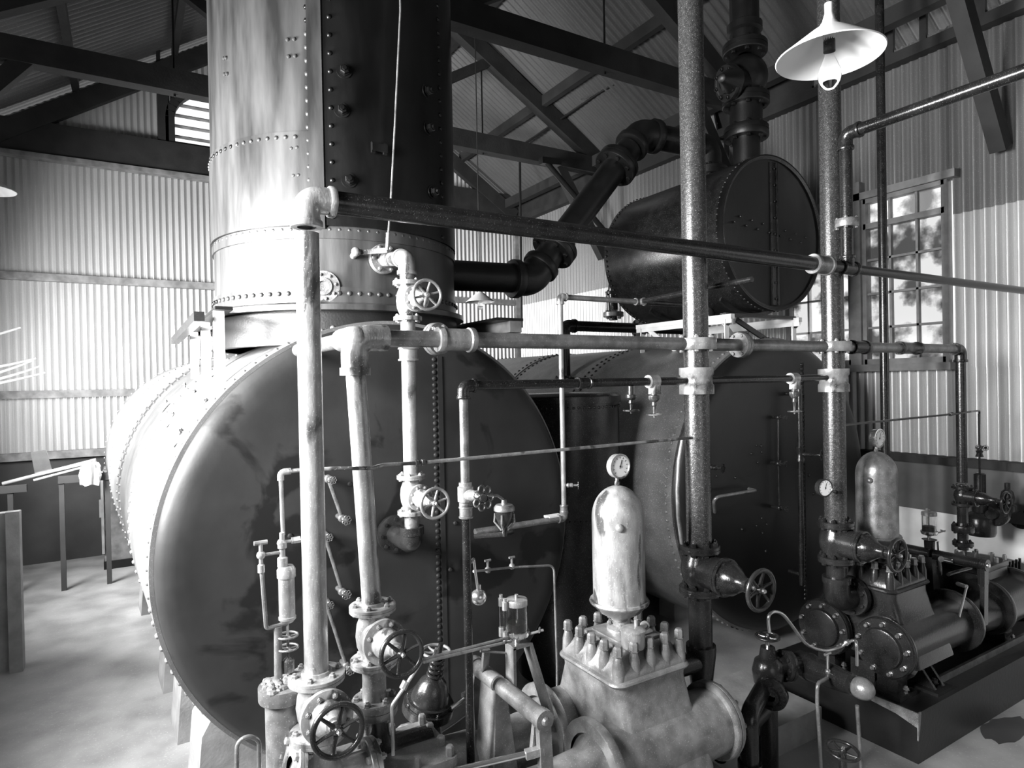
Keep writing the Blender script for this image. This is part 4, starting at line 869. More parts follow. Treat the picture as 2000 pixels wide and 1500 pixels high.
# ================================================================ PUMPS
def rrect(cx,cy,hx,hy,rad,z,k=5):
    o=[]
    for sx,sy,a0 in((1,1,0),(-1,1,PI/2),(-1,-1,PI),(1,-1,1.5*PI)):
        for i in range(k+1):
            a=a0+PI/2*i/k; o.append(V((cx+sx*(hx-rad)+rad*math.cos(a),cy+sy*(hy-rad)+rad*math.sin(a),z)))
    return o
def pump(s,x0,y0,a0,a1,label,mc,mp,mn,hx=.222,hy=.222,pedestal=.27):
    L=lambda a,b,c:V((x0+s*a,y0+b,c)); ax=V((s,0,0)); cz=.60; yb=.20
    t=T('steam_pump',label,'pump',(x0,y0,pedestal))
    # --- valve chest above the water cylinders
    ch=t.part('valve_chest',MB().loft([rrect(x0,y0,.25,.37,.06,.50),rrect(x0,y0,.235,.34,.06,.62),rrect(x0,y0,hx-.005,.26,.05,.76),rrect(x0,y0,hx-.008,hy,.05,.88),rrect(x0,y0,hx-.004,hy,.05,.925)]),mc)
    t.part('bead_moulding',MB().loft([rrect(x0,y0,hx,hy,.05,.915),rrect(x0,y0,hx+.013,hy+.013,.06,.921),rrect(x0,y0,hx+.017,hy+.017,.06,.93),rrect(x0,y0,hx+.013,hy+.013,.06,.939),rrect(x0,y0,hx,hy,.05,.945)]),mc,ch)
    cover=MB().loft([rrect(x0,y0,hx-.002,hy-.002,.05,.94),rrect(x0,y0,hx-.005,hy-.005,.05,.968),rrect(x0,y0,hx-.062,hy-.062,.04,1.045),rrect(x0,y0,hx-.075,hy-.075,.04,1.05)])
    pts=[]
    for i in range(5):
        f=-1+2*i/4
        pts+=[(f,-1),(f,1)]
        if 0<i<4: pts+=[(-1,f),(1,f)]
    for fx,fy in pts: cover.lathe([(.030,0),(.027,.07),(.017,.108),(0,.108)],(x0+fx*(hx-.032),y0+fy*(hy-.032),.94),(0,0,1),14)
    cv=t.part('chest_cover',cover,mc)
    for fx,fy in pts: t.bolt((x0+fx*(hx-.032),y0+fy*(hy-.032),1.058),(0,0,1),.0215,.012,mn,cv,'cover_nut')
    t.part('top_pad',MB().loft([rrect(x0,y0,.14,.13,.02,1.04),rrect(x0,y0,.14,.13,.02,1.062),rrect(x0,y0,.115,.105,.02,1.066),rrect(x0,y0,.115,.105,.02,1.072)]),mc,cv)
    t.part('vessel_seat',MB().lathe([(0,0),(.075,0),(.075,.02),(.045,.03),(.04,.07),(0,.07)],(x0,y0,1.066),(0,0,1),28),mc,cv)
    for i in range(4): t.bolt(V((x0,y0,1.09))+V((.062*math.cos(PI/4+PI/2*i),.062*math.sin(PI/4+PI/2*i),0)),(0,0,1),.012,.012,mn,cv,'bolt')
    # --- water cylinders
    for b in(-yb,yb):
        c=t.part('water_cylinder',MB().lathe([(0,a0),(.155,a0),(.155,a1),(0,a1)],L(0,b,cz)-ax*0,ax,44),mc)
        for aa in(a0,a1):
            t.part('ring_flange',MB().lathe([(.15,-.024),(.178,-.024),(.183,-.016),(.183,-.003),(.176,-.001),(.176,.001),(.183,.003),(.183,.016),(.178,.024),(.15,.024)] if aa==a0 else [(.15,-.022),(.203,-.022),(.208,-.015),(.208,.015),(.203,.022),(.15,.022)],L(aa,b,cz),ax,44),mp,c)
        cov=t.part('cylinder_cover',MB().lathe([(.178,0),(.176,-.012),(.125,-.016),(.118,-.034),(.108,-.038),(0,-.040)],L(a0-.02,b,cz),ax,44),mp,c)
        for i in range(9):
            q=2*PI*(i+.3)/9; t.bolt(L(a0-.036,b,cz)+V((0,math.cos(q),math.sin(q)))*.149,-ax,.014,.008,mn,cov,'cover_nut')
        # cradle towards steam end
        t.part('cradle',MB().lathe([(.165,a1),(.13,a1+.05),(.12,a1+.25),(.135,.98),(.17,1.02)],L(0,b,cz-.03),ax,30),mc)
        t.part('piston_rod',MB().cyl(L(a1-.02,b,cz),L(1.05,b,cz),.022),M_steel)
        sc=t.part('steam_cylinder',MB().lathe([(0,1.0),(.17,1.0),(.17,1.5),(0,1.5)],L(0,b,cz),ax,44),mc)
        for aa in(1.02,1.48): 
            rf=t.part('ring_flange',MB().lathe([(.15,-.025),(.195,-.025),(.20,-.015),(.20,.015),(.195,.025),(.15,.025)],L(aa,b,cz),ax,44),mp,sc)
        for i in range(8):
            q=2*PI*i/8; t.bolt(L(1.51,b,cz)+V((0,math.cos(q),math.sin(q)))*.165,ax,.014,.01,mn,sc,'cover_nut')
    # --- steam chest
    sc=t.part('steam_chest',MB().loft([rrect(L(1.22,0,0).x,y0-.04,.24,.20,.03,.62),rrect(L(1.22,0,0).x,y0-.04,.22,.15,.03,.82),rrect(L(1.22,0,0).x,y0-.04,.23,.16,.03,.83),rrect(L(1.22,0,0).x,y0-.04,.23,.16,.03,.865)]),mc)
    for fx in(-1,-.33,.33,1):
        for fy in(-1,-.4,.4,1):
            if abs(fx)==1 or abs(fy)==1: t.bolt((L(1.22,0,0).x+fx*.20,y0-.04+fy*.135,.87),(0,0,1),.016,.02,mn,sc,'cover_nut')
    # --- rocker gear : pedestal, cross bar, arms, tappet rods
    zr=.985; ar=.70
    pd=MB().loft([[L(ar-.07,-.06,.50),L(ar+.07,-.06,.50),L(ar+.07,.12,.50),L(ar-.07,.12,.50)],[L(ar-.025,-.02,zr-.02),L(ar+.025,-.02,zr-.02),L(ar+.025,.12,zr-.02),L(ar-.025,.12,zr-.02)]])
    t.part('rocker_pedestal',pd,mp)
    for b0,b1 in((-.32,-.02),(.0,.20)):
        t.part('rocker_shaft',MB().lathe([(0,0),(.030,0),(.036,.006),(.036,b1-b0-.006),(.030,b1-b0),(0,b1-b0)],L(ar,b0,zr),(0,1,0),24),mp)
    for b,sg in((-.34,-1),(.22,1)):
        am=MB().bar(L(ar,b,zr+.03),L(ar-.02,b,cz-.02),.028,.055,(1,0,0)).lathe([(0,-.02),(.040,-.02),(.040,.02),(0,.02)],L(ar,b,zr),(0,1,0),20)
        a_=t.part('rocker_arm',am,mp); t.bolt(L(ar,b-.02*1,zr),(0,-1,0),.018,.008,mn,a_,'pin')
        t.part('valve_arm',MB().bar(L(ar,b+.03*(-sg),zr),L(ar+.02,b+.03*(-sg),zr-.14),.02,.04,(1,0,0)),mp)
        t.part('valve_rod',MB().cyl(L(ar,b,zr-.12),L(1.02,b*.6,.82),.012,n=10),M_steel)
        t.part('rod_clevis',MB().bar(L(ar+.0,b,zr-.12),L(ar+.07,b*.95,zr-.125),.03,.03),mp)
    t.part('bed_frame',MB().box(L(.62,0,.36),(1.6,.16,.12)),mc)
    for a,b in((-.2,-.2),(-.2,.2),(1.25,-.2),(1.25,.2)):
        f_=t.part('foot',MB().box(L(a,b,(pedestal+.44)/2+.0),(.12,.12,.44-pedestal)).box(L(a,b,pedestal+.015),(.2,.2,.03)),mc)
        t.bolt(L(a,b-.085,pedestal+.04),(0,0,1),.016,.02,mn,f_,'foot_bolt')
    return t,L
M_p1=M_cast
PU1,L1=pump(-1,2.05,2.40,-.40,.34,'silver speckled steam pump in the foreground with the tall bright air vessel',M_cast,M_cast,M_cast)
PU2,L2=pump(1,4.27,2.40,-.27,.53,'glossy black steam pump on the dark plinth at right',M_castd,M_castd,M_brass,pedestal=.30)
def vessel(x,y,label,m,gl):
    t=T('air_vessel',label,'air vessel',(x,y,1.13)); r=.127
    b=t.part('bowl',MB().lathe([(0,0),(.04,0),(.045,.01),(.105,.045),(.130,.075),(.142,.082),(.146,.09),(.142,.1),(.12,.1)],(x,y,1.125),(0,0,1),48),m)
    prof=[(.12,.0),(r+.002,.0),(r,.01),(r,.40)]+[(r*math.cos(a),.40+.155*math.sin(a)) for a in [PI/2*i/12 for i in range(1,12)]]+[(0,.555)]
    sh=t.part('vessel_shell',MB().lathe(prof,(x,y,1.225),(0,0,1),56),m)
    d=V((-.60,-.80,0)) if x<3 else V((-.97,-.2,0)); d.normalize()
    t.part('plug',MB().sphere(V((x,y,1.60))+d*(r+.002),.020,16,10),m,sh)
    gauge(gl,(x,y-.02,1.875 if x<3 else 1.87),(0,-1,0),.058 if x<3 else .060,(x,y,1.77),M_alu if x<3 else M_brass)
    return t
vessel(2.035,2.40,'bright silver domed air vessel standing on the foreground pump',M_alu,'round white dial gauge on top of the bright air vessel')
vessel(4.285,2.40,'dull grey domed air vessel standing on the black pump at right',M_alud,'dial gauge seen edge-on above the dull air vessel')
# cup on the silver pump cover
q=P(1237,1262,Z=1.055)
t=T('oil_pot','small pale lidded pot on the near corner of the silver pump cover','pot',(q.x,q.y,1.05))
t.part('pot',MB().lathe([(0,0),(.052,0),(.055,.01),(.055,.075),(0,.075)],(q.x,q.y,1.052),(0,0,1),28),M_alu); t.part('lid',MB().lathe([(.058,0),(.058,.008),(.04,.018),(0,.02)],(q.x,q.y,1.127),(0,0,1),28).cyl((q.x+.02,q.y,1.14),(q.x+.02,q.y,1.175),.010,n=10),M_alu)
t.part('side_tap',MB().cyl((q.x+.04,q.y+.01,1.12),(q.x+.10,q.y+.03,1.12),.014,n=10).torus((q.x+.10,q.y+.03,1.12),(.6,.8,0),.018,.006,12,6),M_alu)
# plinths
px0,px1,py0,py1,pz=3.93,7.0,1.98,2.98,.30
px1=6.38
t=T('plinth','dark oily plinth under the black pump with a chipped pale front edge','plinth',((px0+px1)/2,(py0+py1)/2,0))
t.part('plinth_block',MB().loft([[(px0-.0,py0,0),(px1,py0,0),(px1,py1,0),(px0,py1,0)],[(px0,py0,pz),(px1,py0,pz),(px1,py1,pz),(px0,py1,pz)]]),M_plinth)
t.part('worn_edge',MB().prism([(px0-.006,py0-.004,pz+.003),(px0-.006,py0-.004,pz-.085),(px0-.006,py0+.12,pz-.05),(px0-.006,py0+.50,pz-.012),(px0-.006,py0+.50,pz+.003)],(1,0,0),.008).prism([(px0-.004,py0-.006,pz+.003),(px0+.03,py0-.006,pz+.003),(px0+.012,py0-.006,pz-.11),(px0-.004,py0-.006,pz-.16)],(0,1,0),.008),M_plinthw)
t.part('drip_lip',MB().bar((px0+.5,py0+.12,pz+.02),(px1-.2,py0+.12,pz+.02),.02,.05).bar((px0+.5,py0+.12,pz+.02),(px0+.5,py0+.34,pz+.02),.02,.05),M_cast)
bm_=t.part('anchor_chair',MB().prism([(4.27,2.03,pz),(4.27,2.20,pz),(4.27,2.13,pz+.13)],(1,0,0),.02).prism([(4.37,2.03,pz),(4.37,2.20,pz),(4.37,2.13,pz+.13)],(1,0,0),.02).box((4.33,2.11,pz+.01),(.2,.2,.02)),M_castd)
t.bolt((4.33,2.08,pz+.03),(0,0,1),.022,.02,M_castd,bm_,'anchor_bolt')
solo('plinth',MB().loft([[(0.30,1.95,0),(2.62,1.95,0),(2.62,2.85,0),(.30,2.85,0)],[(.33,1.98,.27),(2.60,1.98,.27),(2.60,2.83,.27),(.33,2.83,.27)]]),M_conc,'low concrete plinth under the silver foreground pump','plinth')
# lubricator cups
def lubricator(x,y,z,label,s):
    t=T('glass_lubricator',label,'lubricator',(x,y,z)); r=.046
    t.part('base',MB().lathe([(0,-.05),(.012,-.05),(.014,-.025),(.05,-.012),(.055,0),(.055,.012),(0,.012)],(x,y,z),(0,0,1),28),M_brass)
    t.part('glass',MB().lathe([(r-.003,0),(r,0),(r,.115),(r-.003,.115),(r-.003,0)],(x,y,z+.012),(0,0,1),36),M_glass)
    t.part('oil',MB().lathe([(0,0),(r-.005,0),(r-.005,.034),(0,.034)],(x,y,z+.013),(0,0,1),28),M_ink)
    t.part('lid',MB().lathe([(0,0),(r+.004,0),(r+.004,.02),(r+.001,.026),(.008,.03),(.008,.045),(0,.046)],(x,y,z+.125),(0,0,1),28),M_alu)
    t.part('feed_stem',MB().cyl((x,y,z),(x,y,z+.13),.005,n=8),M_steel)
    for i,(dx,dy) in enumerate(((-s*-.05,.05),(-s*-.062,-.005)) if s<0 else ((.05,.04),)):
        px_,py_=x+(-abs(dx) if s<0 else abs(dx)),y+dy
        g=t.part('sight_tube',MB().cyl((px_,py_,z+.01),(px_,py_,z+.14),.008,n=10),M_glass)
        t.part('nut',MB().lathe([(0,0),(.013,0),(.013,.035),(.008,.037),(.008,.05),(0,.05)],(px_,py_,z+.115),(0,0,1),8),M_alu,g); t.part('nut',MB().lathe([(0,0),(.013,0),(.013,.04),(0,.04)],(px_,py_,z-.02),(0,0,1),8),M_alu,g)
    t.part('tap',MB().cyl((x,y-.02,z-.01),(x+.10,y-.06,z+.01),.006,n=8).cyl((x+.07,y-.07,z+.01),(x+.10,y-.03,z+.01),.005,n=6),M_alu)
    return t
q1=P(1010,1236,Y=2.40); lubricator(q1.x,q1.y,q1.z,'glass oil lubricator standing on the bracket of the silver pump',-1)
q2=P(1815,1040,Y=2.42); lubricator(q2.x,q2.y,q2.z,'glass oil lubricator in front of the pale dado, on the black pump',1)
t=T('lubricator_bracket','bent flat iron bracket that holds the glass lubricator of the silver pump','bracket',(q1.x,q1.y,.85))
a=q1+V((0,0,-.05))
t.part('arch',MB().bar(a+V((-.04,0,0)),a+V((.05,0,0)),.07,.014).bar(a+V((-.035,0,0)),a+V((-.035,.0,-.26)),.07,.014,(1,0,0)).bar(a+V((.05,0,0)),(a.x+.14,a.y-.03,.80),.07,.016,(1,0,0)),M_cast)
t.part('link',MB().bar(P(950,1268,Y=2.45),P(945,1322,Y=2.52),.018,.03,(1,0,0)).cyl(P(938,1272,Y=2.45),P(1000,1276,Y=2.42),.005,n=6),M_cast)
t=T('lubricator_bracket','small dark stand that holds the glass lubricator of the black pump','bracket',(q2.x,q2.y,.85))
t.part('stand',MB().lathe([(0,-.32),(.05,-.32),(.03,-.2),(.035,-.06),(.05,-.05),(0,-.05)],q2,(0,0,1),18),M_castd)
t.part('link',MB().bar(q2+V((.02,-.05,-.06)),q2+V((.03,-.06,-.30)),.014,.02,(1,0,0)),M_steel)
t=T('oil_tubes','pair of slim tubes slanting from the glass lubricator to the lower left','tube',P(900,1270,Y=2.3))
for dv_ in(0,8):
    t.part('tube',MB().tube(fillet([q1+V((-.05,.0,.0-dv_*.002)),P(990,1246+dv_,Y=2.38),P(826,1288+dv_,Y=2.22),P(795,1335+dv_,Y=2.2),P(765,1378+dv_,Y=2.2),P(768,1475,Y=2.2)] if dv_==0 else [q1+V((-.05,-.03,-.015)),P(990,1254,Y=2.36),P(828,1293,Y=2.2)],.03,4),.0065,8),M_alu)
t.part('union',MB().lathe([(0,-.014),(.014,-.014),(.014,.014),(0,.014)],P(790,1338,Y=2.2),(-.5,0,-.8),8),M_alu)
# relief valve (bell) behind the oil tubes
c=P(842,1352,Y=2.62)
t=T('relief_valve','dark bell-shaped relief valve with stacked rings between the boiler and the pump','valve',c)
ad=V((.12,-.25,1)).normalized()
t.part('bell',MB().lathe([(0,-.05),(.10,-.05),(.10,-.03),(.085,-.03),(.08,.0),(.06,.05),(.03,.075),(.024,.08),(0,.08)],c,ad,32),M_castd)
t.part('flange',MB().lathe([(0,-.09),(.115,-.09),(.115,-.052),(0,-.052)],c,ad,32),M_castd)
for i in range(8): t.bolt(c-ad*.07+(basis(ad)[0]*math.cos(i*PI/4)+basis(ad)[1]*math.sin(i*PI/4))*.098,ad,.010,.04,M_castd)
for i in range(4): t.part('ring',MB().torus(c+ad*(.09+.022*i),ad,.030-.002*i,.008,20,8),M_castd)
t.part('spindle',MB().cyl(c+ad*.06,c+ad*.24,.012,n=10),M_castd)
c2=P(852,1272,Y=2.66); handwheel(t,c2,(.05,-.1,1),.070,M_alud,6)
t.part('yoke',MB().cyl(c+ad*.15,c2,.012,n=10),M_castd)
t.part('body',MB().cyl(c-ad*.08,V((c.x,c.y,.3)),.055,n=20),M_castd)
# steam inlet bodies at lower left
t=T('steam_inlet','silver flanged elbow pieces below the lower left gate valve','pipe',(xA,YFR,.9))
zl=zv-.12
t.part('elbow_body',MB().tube(fillet([(xA,YFR,zl+.02),(xA,YFR,zl-.16),(xA+.22,YFR,zl-.16)],.1,8),.062,24).cyl((xA,YFR,zl-.16),(xA-.10,YFR,zl-.10),.06),M_alu)
flange(t,(xA-.085,YFR,zl-.07),(1,0.05,-.25),.105,.03,8,M_alu,br=.014,name='side_flange')
flange(t,(xA+.19,YFR,zl-.16),(1,0,0),.10,.04,8,M_alu,br=.014)
xq_=P(552,1340,Y=2.42).x; zq_=PZ(552,1336,2.42)
t=T('lagged_cylinder','upright silver cylinder with rough crumbly top beside the lowest gate valve','cylinder',(xq_,2.42,.7))
t.part('barrel',MB().lathe([(0,-.60),(.07,-.6),(.062,-.26),(.062,-.05),(.082,-.05),(.084,-.045),(.084,0),(0,0)],(xq_,2.42,zq_),(0,0,1),36),M_alud)
cr=MB()
for i in range(46):
    a=random.uniform(0,2*PI); rr=.075*math.sqrt(random.random()); s_=random.uniform(.008,.018); cr.sphere((xq_+rr*math.cos(a),2.42+rr*math.sin(a),zq_+.002),s_,6,4,(1,random.uniform(.6,1.4),.7))
o=t.part('crumbled_lagging',cr,M_cast); o['kind']='stuff'
t=T('exhaust_drop','silver-grey flanged pipe piece under the second riser valve','pipe',(xB+.02,YM,1.0))
zx=PZ(722,1300,YM); zx2=PZ(722,1380,YM)
pipe_seg(t,(xB+.02,YM,zx2-.25),(xB+.02,YM,zvB-.10),.046,M_alud); flange(t,(xB+.02,YM,zx2),(0,0,1),.088,.06,6,M_alud,br=.013,ph=.3)
t.part('elbow',MB().tube(fillet([(xB+.02,YM,zx2),(xB+.02,YM,zx2-.2),(xB+.25,YM,zx2-.2)],.09,6),.056,20),M_castd)
# bent thin loop at the bottom left
t=T('bent_tube','thin bent tube loop poking up at the bottom edge left of the pumps','tube',P(485,1470,Y=2.0))
t.part('tube',MB().tube(fillet([P(463,1560,Y=2.2),P(463,1450,Y=2.2),P(485,1436,Y=2.2),P(506,1446,Y=2.2),P(507,1570,Y=2.2)],.03,6),.007,10),M_alud)
# ================================================================ RIGHT PUMP : STEAM END, DRAINS
t=T('steam_chest_tower','dark bolted valve chest stack beside the drop pipe at far right','valve chest',(6.0,2.5,.95))
Yk=2.50; xk=P(1935,1000,Y=Yk).x; xk=min(xk,6.15)
q=P(1936,1105,Y=Yk)
t.part('chest_block',MB().loft([rrect(q.x,Yk,.15,.15,.03,.42),rrect(q.x,Yk,.15,.15,.03,q.z+.05)]),M_castd)
for i in range(5):
    for e in(-1,1): t.part('stud',MB().cyl((q.x-.12+.06*i,Yk+e*.155,q.z-.10),(q.x-.12+.06*i,Yk+e*.155,q.z+.08),.010,n=8),M_castd)
q=P(1914,960,Y=Yk); zq0=PZ(1914,1040,Yk); zq1=PZ(1914,845,Yk)
t=T('governor_valve','dark upright regulator valve with fittings on top, right of the drop pipe','valve',(q.x,Yk,zq0))
t.part('body',MB().lathe([(0,0),(.10,0),(.11,.03),(.11,.14),(.09,.17),(.06,.19),(.065,.25),(.045,.27),(.045,.30),(.042,.32),(.042,.50),(.03,.51),(0,.51)],(q.x,Yk,zq0-.02),(0,0,1),28),M_castd)
qa=P(1914,880,Y=Yk)
t.part('top_cross',MB().cyl((q.x,Yk,zq0+.48),(q.x,Yk,PZ(1914,808,Yk)),.008,n=8).sphere((q.x,Yk,qa.z+.02),.022,12,8).cyl((q.x-.06,Yk,qa.z+.03),(q.x+.06,Yk,qa.z+.03),.006,n=8).lathe([(0,-.03),(.03,-.03),(.02,0),(.028,.02),(0,.03)],(q.x,Yk,qa.z-.02),(0,0,1),14),M_castd)
petalwheel(t,(q.x-.06,Yk-.02,qa.z+.03),(-1,-.2,0),.026,M_castd); petalwheel(t,(q.x+.06,Yk-.02,qa.z+.02),(1,-.2,0),.026,M_castd)
t=T('thin_tube','thin dark tube crossing before the right corrugated wall to the drop pipe','tube',P(1800,815,Y=YM))
t.part('tube',MB().tube(fillet([V((xPB+rA,YM,PZ(1650,830,YM))),P(1868,808,Y=YM-.05),P(1895,804,Y=YM-.05),P(1913,802,Y=Yk),V((q.x,Yk,PZ(1914,840,Yk)))],.02,4),.0075,8),M_castd)
t.part('union',MB().lathe([(0,-.02),(.014,-.02),(.014,.02),(0,.02)],P(1858,809,Y=YM-.05),(1,0,0.03),8),M_castd)
# side branch far right
qa=P(1935,1005,Y=Yk-.1)
t=T('side_branch','dark flanged branch pipe leaving the frame at right','pipe',qa)
t.part('pipe',MB().cyl(qa,V((6.36,qa.y,qa.z)),.04),M_castd); flange(t,qa+V((.08,0,0)),(1,0,0),.10,.05,6,M_castd,br=.014); flange(t,P(1996,1012,Y=Yk-.1),(1,0,0),.09,.05,6,M_castd,br=.014)
qb=V((6.05,2.34,PZ(1998,965,2.34)))
t.part('small_valve',MB().lathe([(0,-.1),(.06,-.1),(.06,-.06),(.04,-.05),(.05,0),(.04,.05),(.02,.07),(.02,.12),(0,.12)],qb,(0,0,1),18),M_castd)
# drop pipe foot
t=T('drop_pipe_foot','dark flanged foot of the drop pipe on the black pump','pipe',(xD,YM,.9))
pipe_seg(t,(xD,YM,.93),(xD,YM,PZ(1880,985,YM)),.037,M_castd); flange(t,(xD,YM,PZ(1880,1032,YM)),(0,0,1),.075,.05,6,M_castd,br=.012); flange(t,(xD,YM,PZ(1880,1062,YM)),(0,0,1),.07,.03,6,M_castd,br=.01)
# starting lever of black pump
t=T('starting_lever','thin bright-ended lever rods on the black pump','lever',L2(.7,-.36,.9))
a=P(1870,1140,Y=2.15); b=P(1888,1146,Y=2.08); c=P(1873,1205,Y=2.08)
t.part('grip',MB().cyl(a,b,.014,n=10),M_steel); t.part('rod',MB().tube([b,c],.008,8),M_steel)
a=P(1895,1110,Y=2.2); t.part('knob_rod',MB().cyl(P(1852,1122,Y=2.2),a,.013,n=10).sphere(P(1915,1105,Y=2.2),.05,16,10,(1.2,.8,.8)),M_castd)
t.part('bright_collar',MB().cyl(P(1838,1092,Y=2.25),P(1856,1096,Y=2.25),.020,n=12),M_steel)
# drain gear left of the plinth
xs,ys=3.62,2.62
c0=P(1575,1300,Y=2.35); c1=P(1668,1338,Y=2.02); 
t=T('suction_strainer','dark horizontal barrel with polished dome end in front of the black plinth','strainer',c0)
d=(c1-c0).normalized()
t.part('barrel',MB().lathe([(0,-.05),(.075,-.05),(.075,0),(.080,.005),(.080,.03),(.075,.035),(.070,(c1-c0).length*.5),(.055,(c1-c0).length-.01),(.03,(c1-c0).length),(0,(c1-c0).length)],c0,d,32),M_castd)
e=P(1689,1347,Y=1.97); t.part('dome_end',MB().lathe([(0,-.05),(.05,-.05),(.055,-.045),(.058,-.03),(.058,-.01),(.05,.02),(.03,.042),(0,.05)],e,d,28),M_cast,label='bright polished dome end')
t.part('neck',MB().cyl(c1,e,.028,n=14),M_castd)
q=P(1617,1322,Y=2.15); ck=t.part('cock',MB().cyl(q,q+V((0,0,.13)),.008,n=8).cyl(q+V((-.025,0,.13)),q+V((.025,0,.13)),.008,n=8).sphere(q+V((0,0,.03)),.017,10,8),M_brass)
for pts,lab in(([P(1615,1325,Y=2.13),P(1596,1335,Y=2.1),P(1596,1372,Y=2.1),P(1600,1430,Y=2.1)],'a'),([P(1674,1378,Y=2.0),P(1680,1470,Y=2.0)],'b')):
    g=V(pts[-1]); g2=V((g.x+.02,g.y,0)); t.part('drain_tube',MB().tube(fillet(pts+[g2],.03,5),.010,10),M_alud)
t=T('copper_tube','pale curved tube sweeping between the suction valve and the black pump','tube',P(1560,1230,Y=2.3))
Yc=2.3
cp=[P(1503,1235,Y=Yc),P(1501,1205,Y=Yc),P(1512,1195,Y=Yc),P(1530,1201,Y=Yc),P(1550,1226,Y=Yc),P(1567,1250,Y=Yc),P(1585,1264,Y=Yc),P(1612,1271,Y=Yc),P(1640,1264,Y=Yc-.02),P(1655,1255,Y=Yc-.05),P(1669,1251,Y=Yc-.08),P(1673,1262,Y=Yc-.1),P(1674,1300,Y=Yc-.1)]
sm=[]
for i in range(len(cp)-1):
    p0=cp[max(i-1,0)];p1=cp[i];p2=cp[i+1];p3=cp[min(i+2,len(cp)-1)]
    for k_ in range(5):
        f=k_/5; sm.append(.5*((2*p1)+(p2-p0)*f+(2*p0-5*p1+4*p2-p3)*f*f+(3*p1-p0-3*p2+p3)*f**3))
sm.append(cp[-1]); t.part('tube',MB().tube(sm,.0095,10),M_brass)
t.part('nut',MB().lathe([(0,-.015),(.016,-.015),(.016,.015),(0,.015)],P(1655,1255,Y=Yc-.05),(1,0,.1),8),M_brass)
# suction valve with flat top wheel, elbow to the floor
q=P(1500,1300,Y=2.42)
t=T('suction_valve','dark squat valve with a flat wheel on top, between the two pumps','valve',q)
zw=PZ(1500,1243,2.42)
t.part('valve_body',MB().lathe([(0,-.14),(.05,-.14),(.08,-.10),(.09,-.03),(.075,.03),(.05,.05),(.04,.11),(0,.11)],q,(0,0,1),26),M_castd)
handwheel(t,(q.x,q.y,zw),(0,0,1),.072,M_castd,6); t.part('spindle',MB().cyl(q,(q.x,q.y,zw),.012,n=8),M_steel)
qc=P(1530,1305,Y=2.38); t.part('side_pipe',MB().cyl(q,c0,.055),M_castd); flange(t,q.lerp(c0,.45),c0-q,.09,.05,8,M_castd,br=.012)
el=P(1462,1345,Y=2.25)
t.part('inlet_bend',MB().tube(fillet([q+V((0,0,-.08)),V((el.x,el.y,q.z-.1)),V((el.x,el.y,0.0))],.07,8),.048,22).lathe([(.04,0),(.062,0),(.062,.035),(.04,.035)],(el.x,el.y,.22),(0,0,1),24),M_castd)
flange(t,q+V((-.10,-.10,-.10)),(V((el.x,el.y,0))-V((q.x,q.y,0))),.085,.045,8,M_castd,br=.012)
t.part('pedestal',MB().cyl((q.x,q.y,0),(q.x,q.y,q.z-.12),.05),M_castd)
# trench beams and long suction pipe on the floor
t=T('suction_pipe','long black pipe lying low between the silver pump and the suction valve','pipe',P(1410,1340,Z=.25))
pipe_seg(t,V((2.60,2.30,.33)),V((q.x-.05,q.y,.36)),.05,M_blkd)
solo('floor_slab',MB().box((3.2,2.78,.09),(1.1,.62,.18)),M_conc,'pale low concrete slab on the floor between the two pump plinths','slab')
# floor handwheel
c=P(1646,1466,Y=1.92); t=T('floor_valve','dark spoked wheel of a floor valve at the bottom edge of the view','valve',(c.x,c.y,0))
handwheel(t,c,(0,-.15,1),.085,M_castd,5); t.part('post',MB().cyl((c.x,c.y,0),c,.02,n=10),M_castd)
# floor oil stains (thin puddles)
for (u,v,w_,h_,lab) in((1525,1428,.16,.09,'dark round oil stain on the floor between the pumps'),(1965,1425,.25,.10,'dark irregular oil stain on the floor at lower right')):
    q=P(u,v,Z=0); n_=24; ring=[V((q.x+w_*math.cos(2*PI*i/n_)*random.uniform(.8,1.15),q.y+h_*math.sin(2*PI*i/n_)*random.uniform(.8,1.15),.0005)) for i in range(n_)]
    solo('oil_stain',MB().prism(ring,(0,0,1),.002),M_oil,lab,'stain')
# ================================================================ LAMPS
def lamp(c,r,h,label,cordtop,lit=False):
    c=V(c); t=T('pendant_lamp',label,'lamp',c)
    t.part('shade',MB().lathe([(r,0),(r+.002,.003),(.055,h*.82),(.03,h),(.02,h+.015),(.018,h+.012),(.027,h-.004),(.05,h*.78),(r-.004,.003),(r,0)],c,(0,0,1),56),M_enamel)
    t.part('lamp_holder',MB().lathe([(0,h-.06),(.016,h-.06),(.018,h-.02),(.018,h+.02),(.012,h+.04),(.012,h+.07),(0,h+.07)],c,(0,0,1),18),M_enamel)
    hd=t.part('socket',MB().lathe([(0,h-.075),(.017,h-.075),(.017,h-.03),(0,h-.03)],c,(0,0,1),16),M_castd)
    t.part('bulb',MB().lathe([(.012,h-.075),(.014,h-.09),(.030,h-.13),(.033,h-.15),(.026,h-.175),(.012,h-.188),(0,h-.19)],c,(0,0,1),24),M_bulb)
    t.part('cord',MB().cyl(c+V((0,0,h+.06)),c+V((0,0,cordtop-c.z)),.006 if r<.3 else .01,n=8),M_ink if not lit else M_castd)
    return t
lc=P(1620,112,Z=3.26); 
lamp(lc,.150,.092,'large white conical lamp shade hanging at upper right, bulb showing',EZ+SL*(XR-lc.x))
lc=P(938,590,Y=6.1); _l=lamp(lc,.155,.105,'small distant conical lamp on a long cord right of the stack foot',EZ+SL*(XR-lc.x))
lc=P(-24,372,Y=6.0); lamp(lc,.17,.11,'white lamp shade cut off by the left edge of the view',EZ+SL*(lc.x-XL))
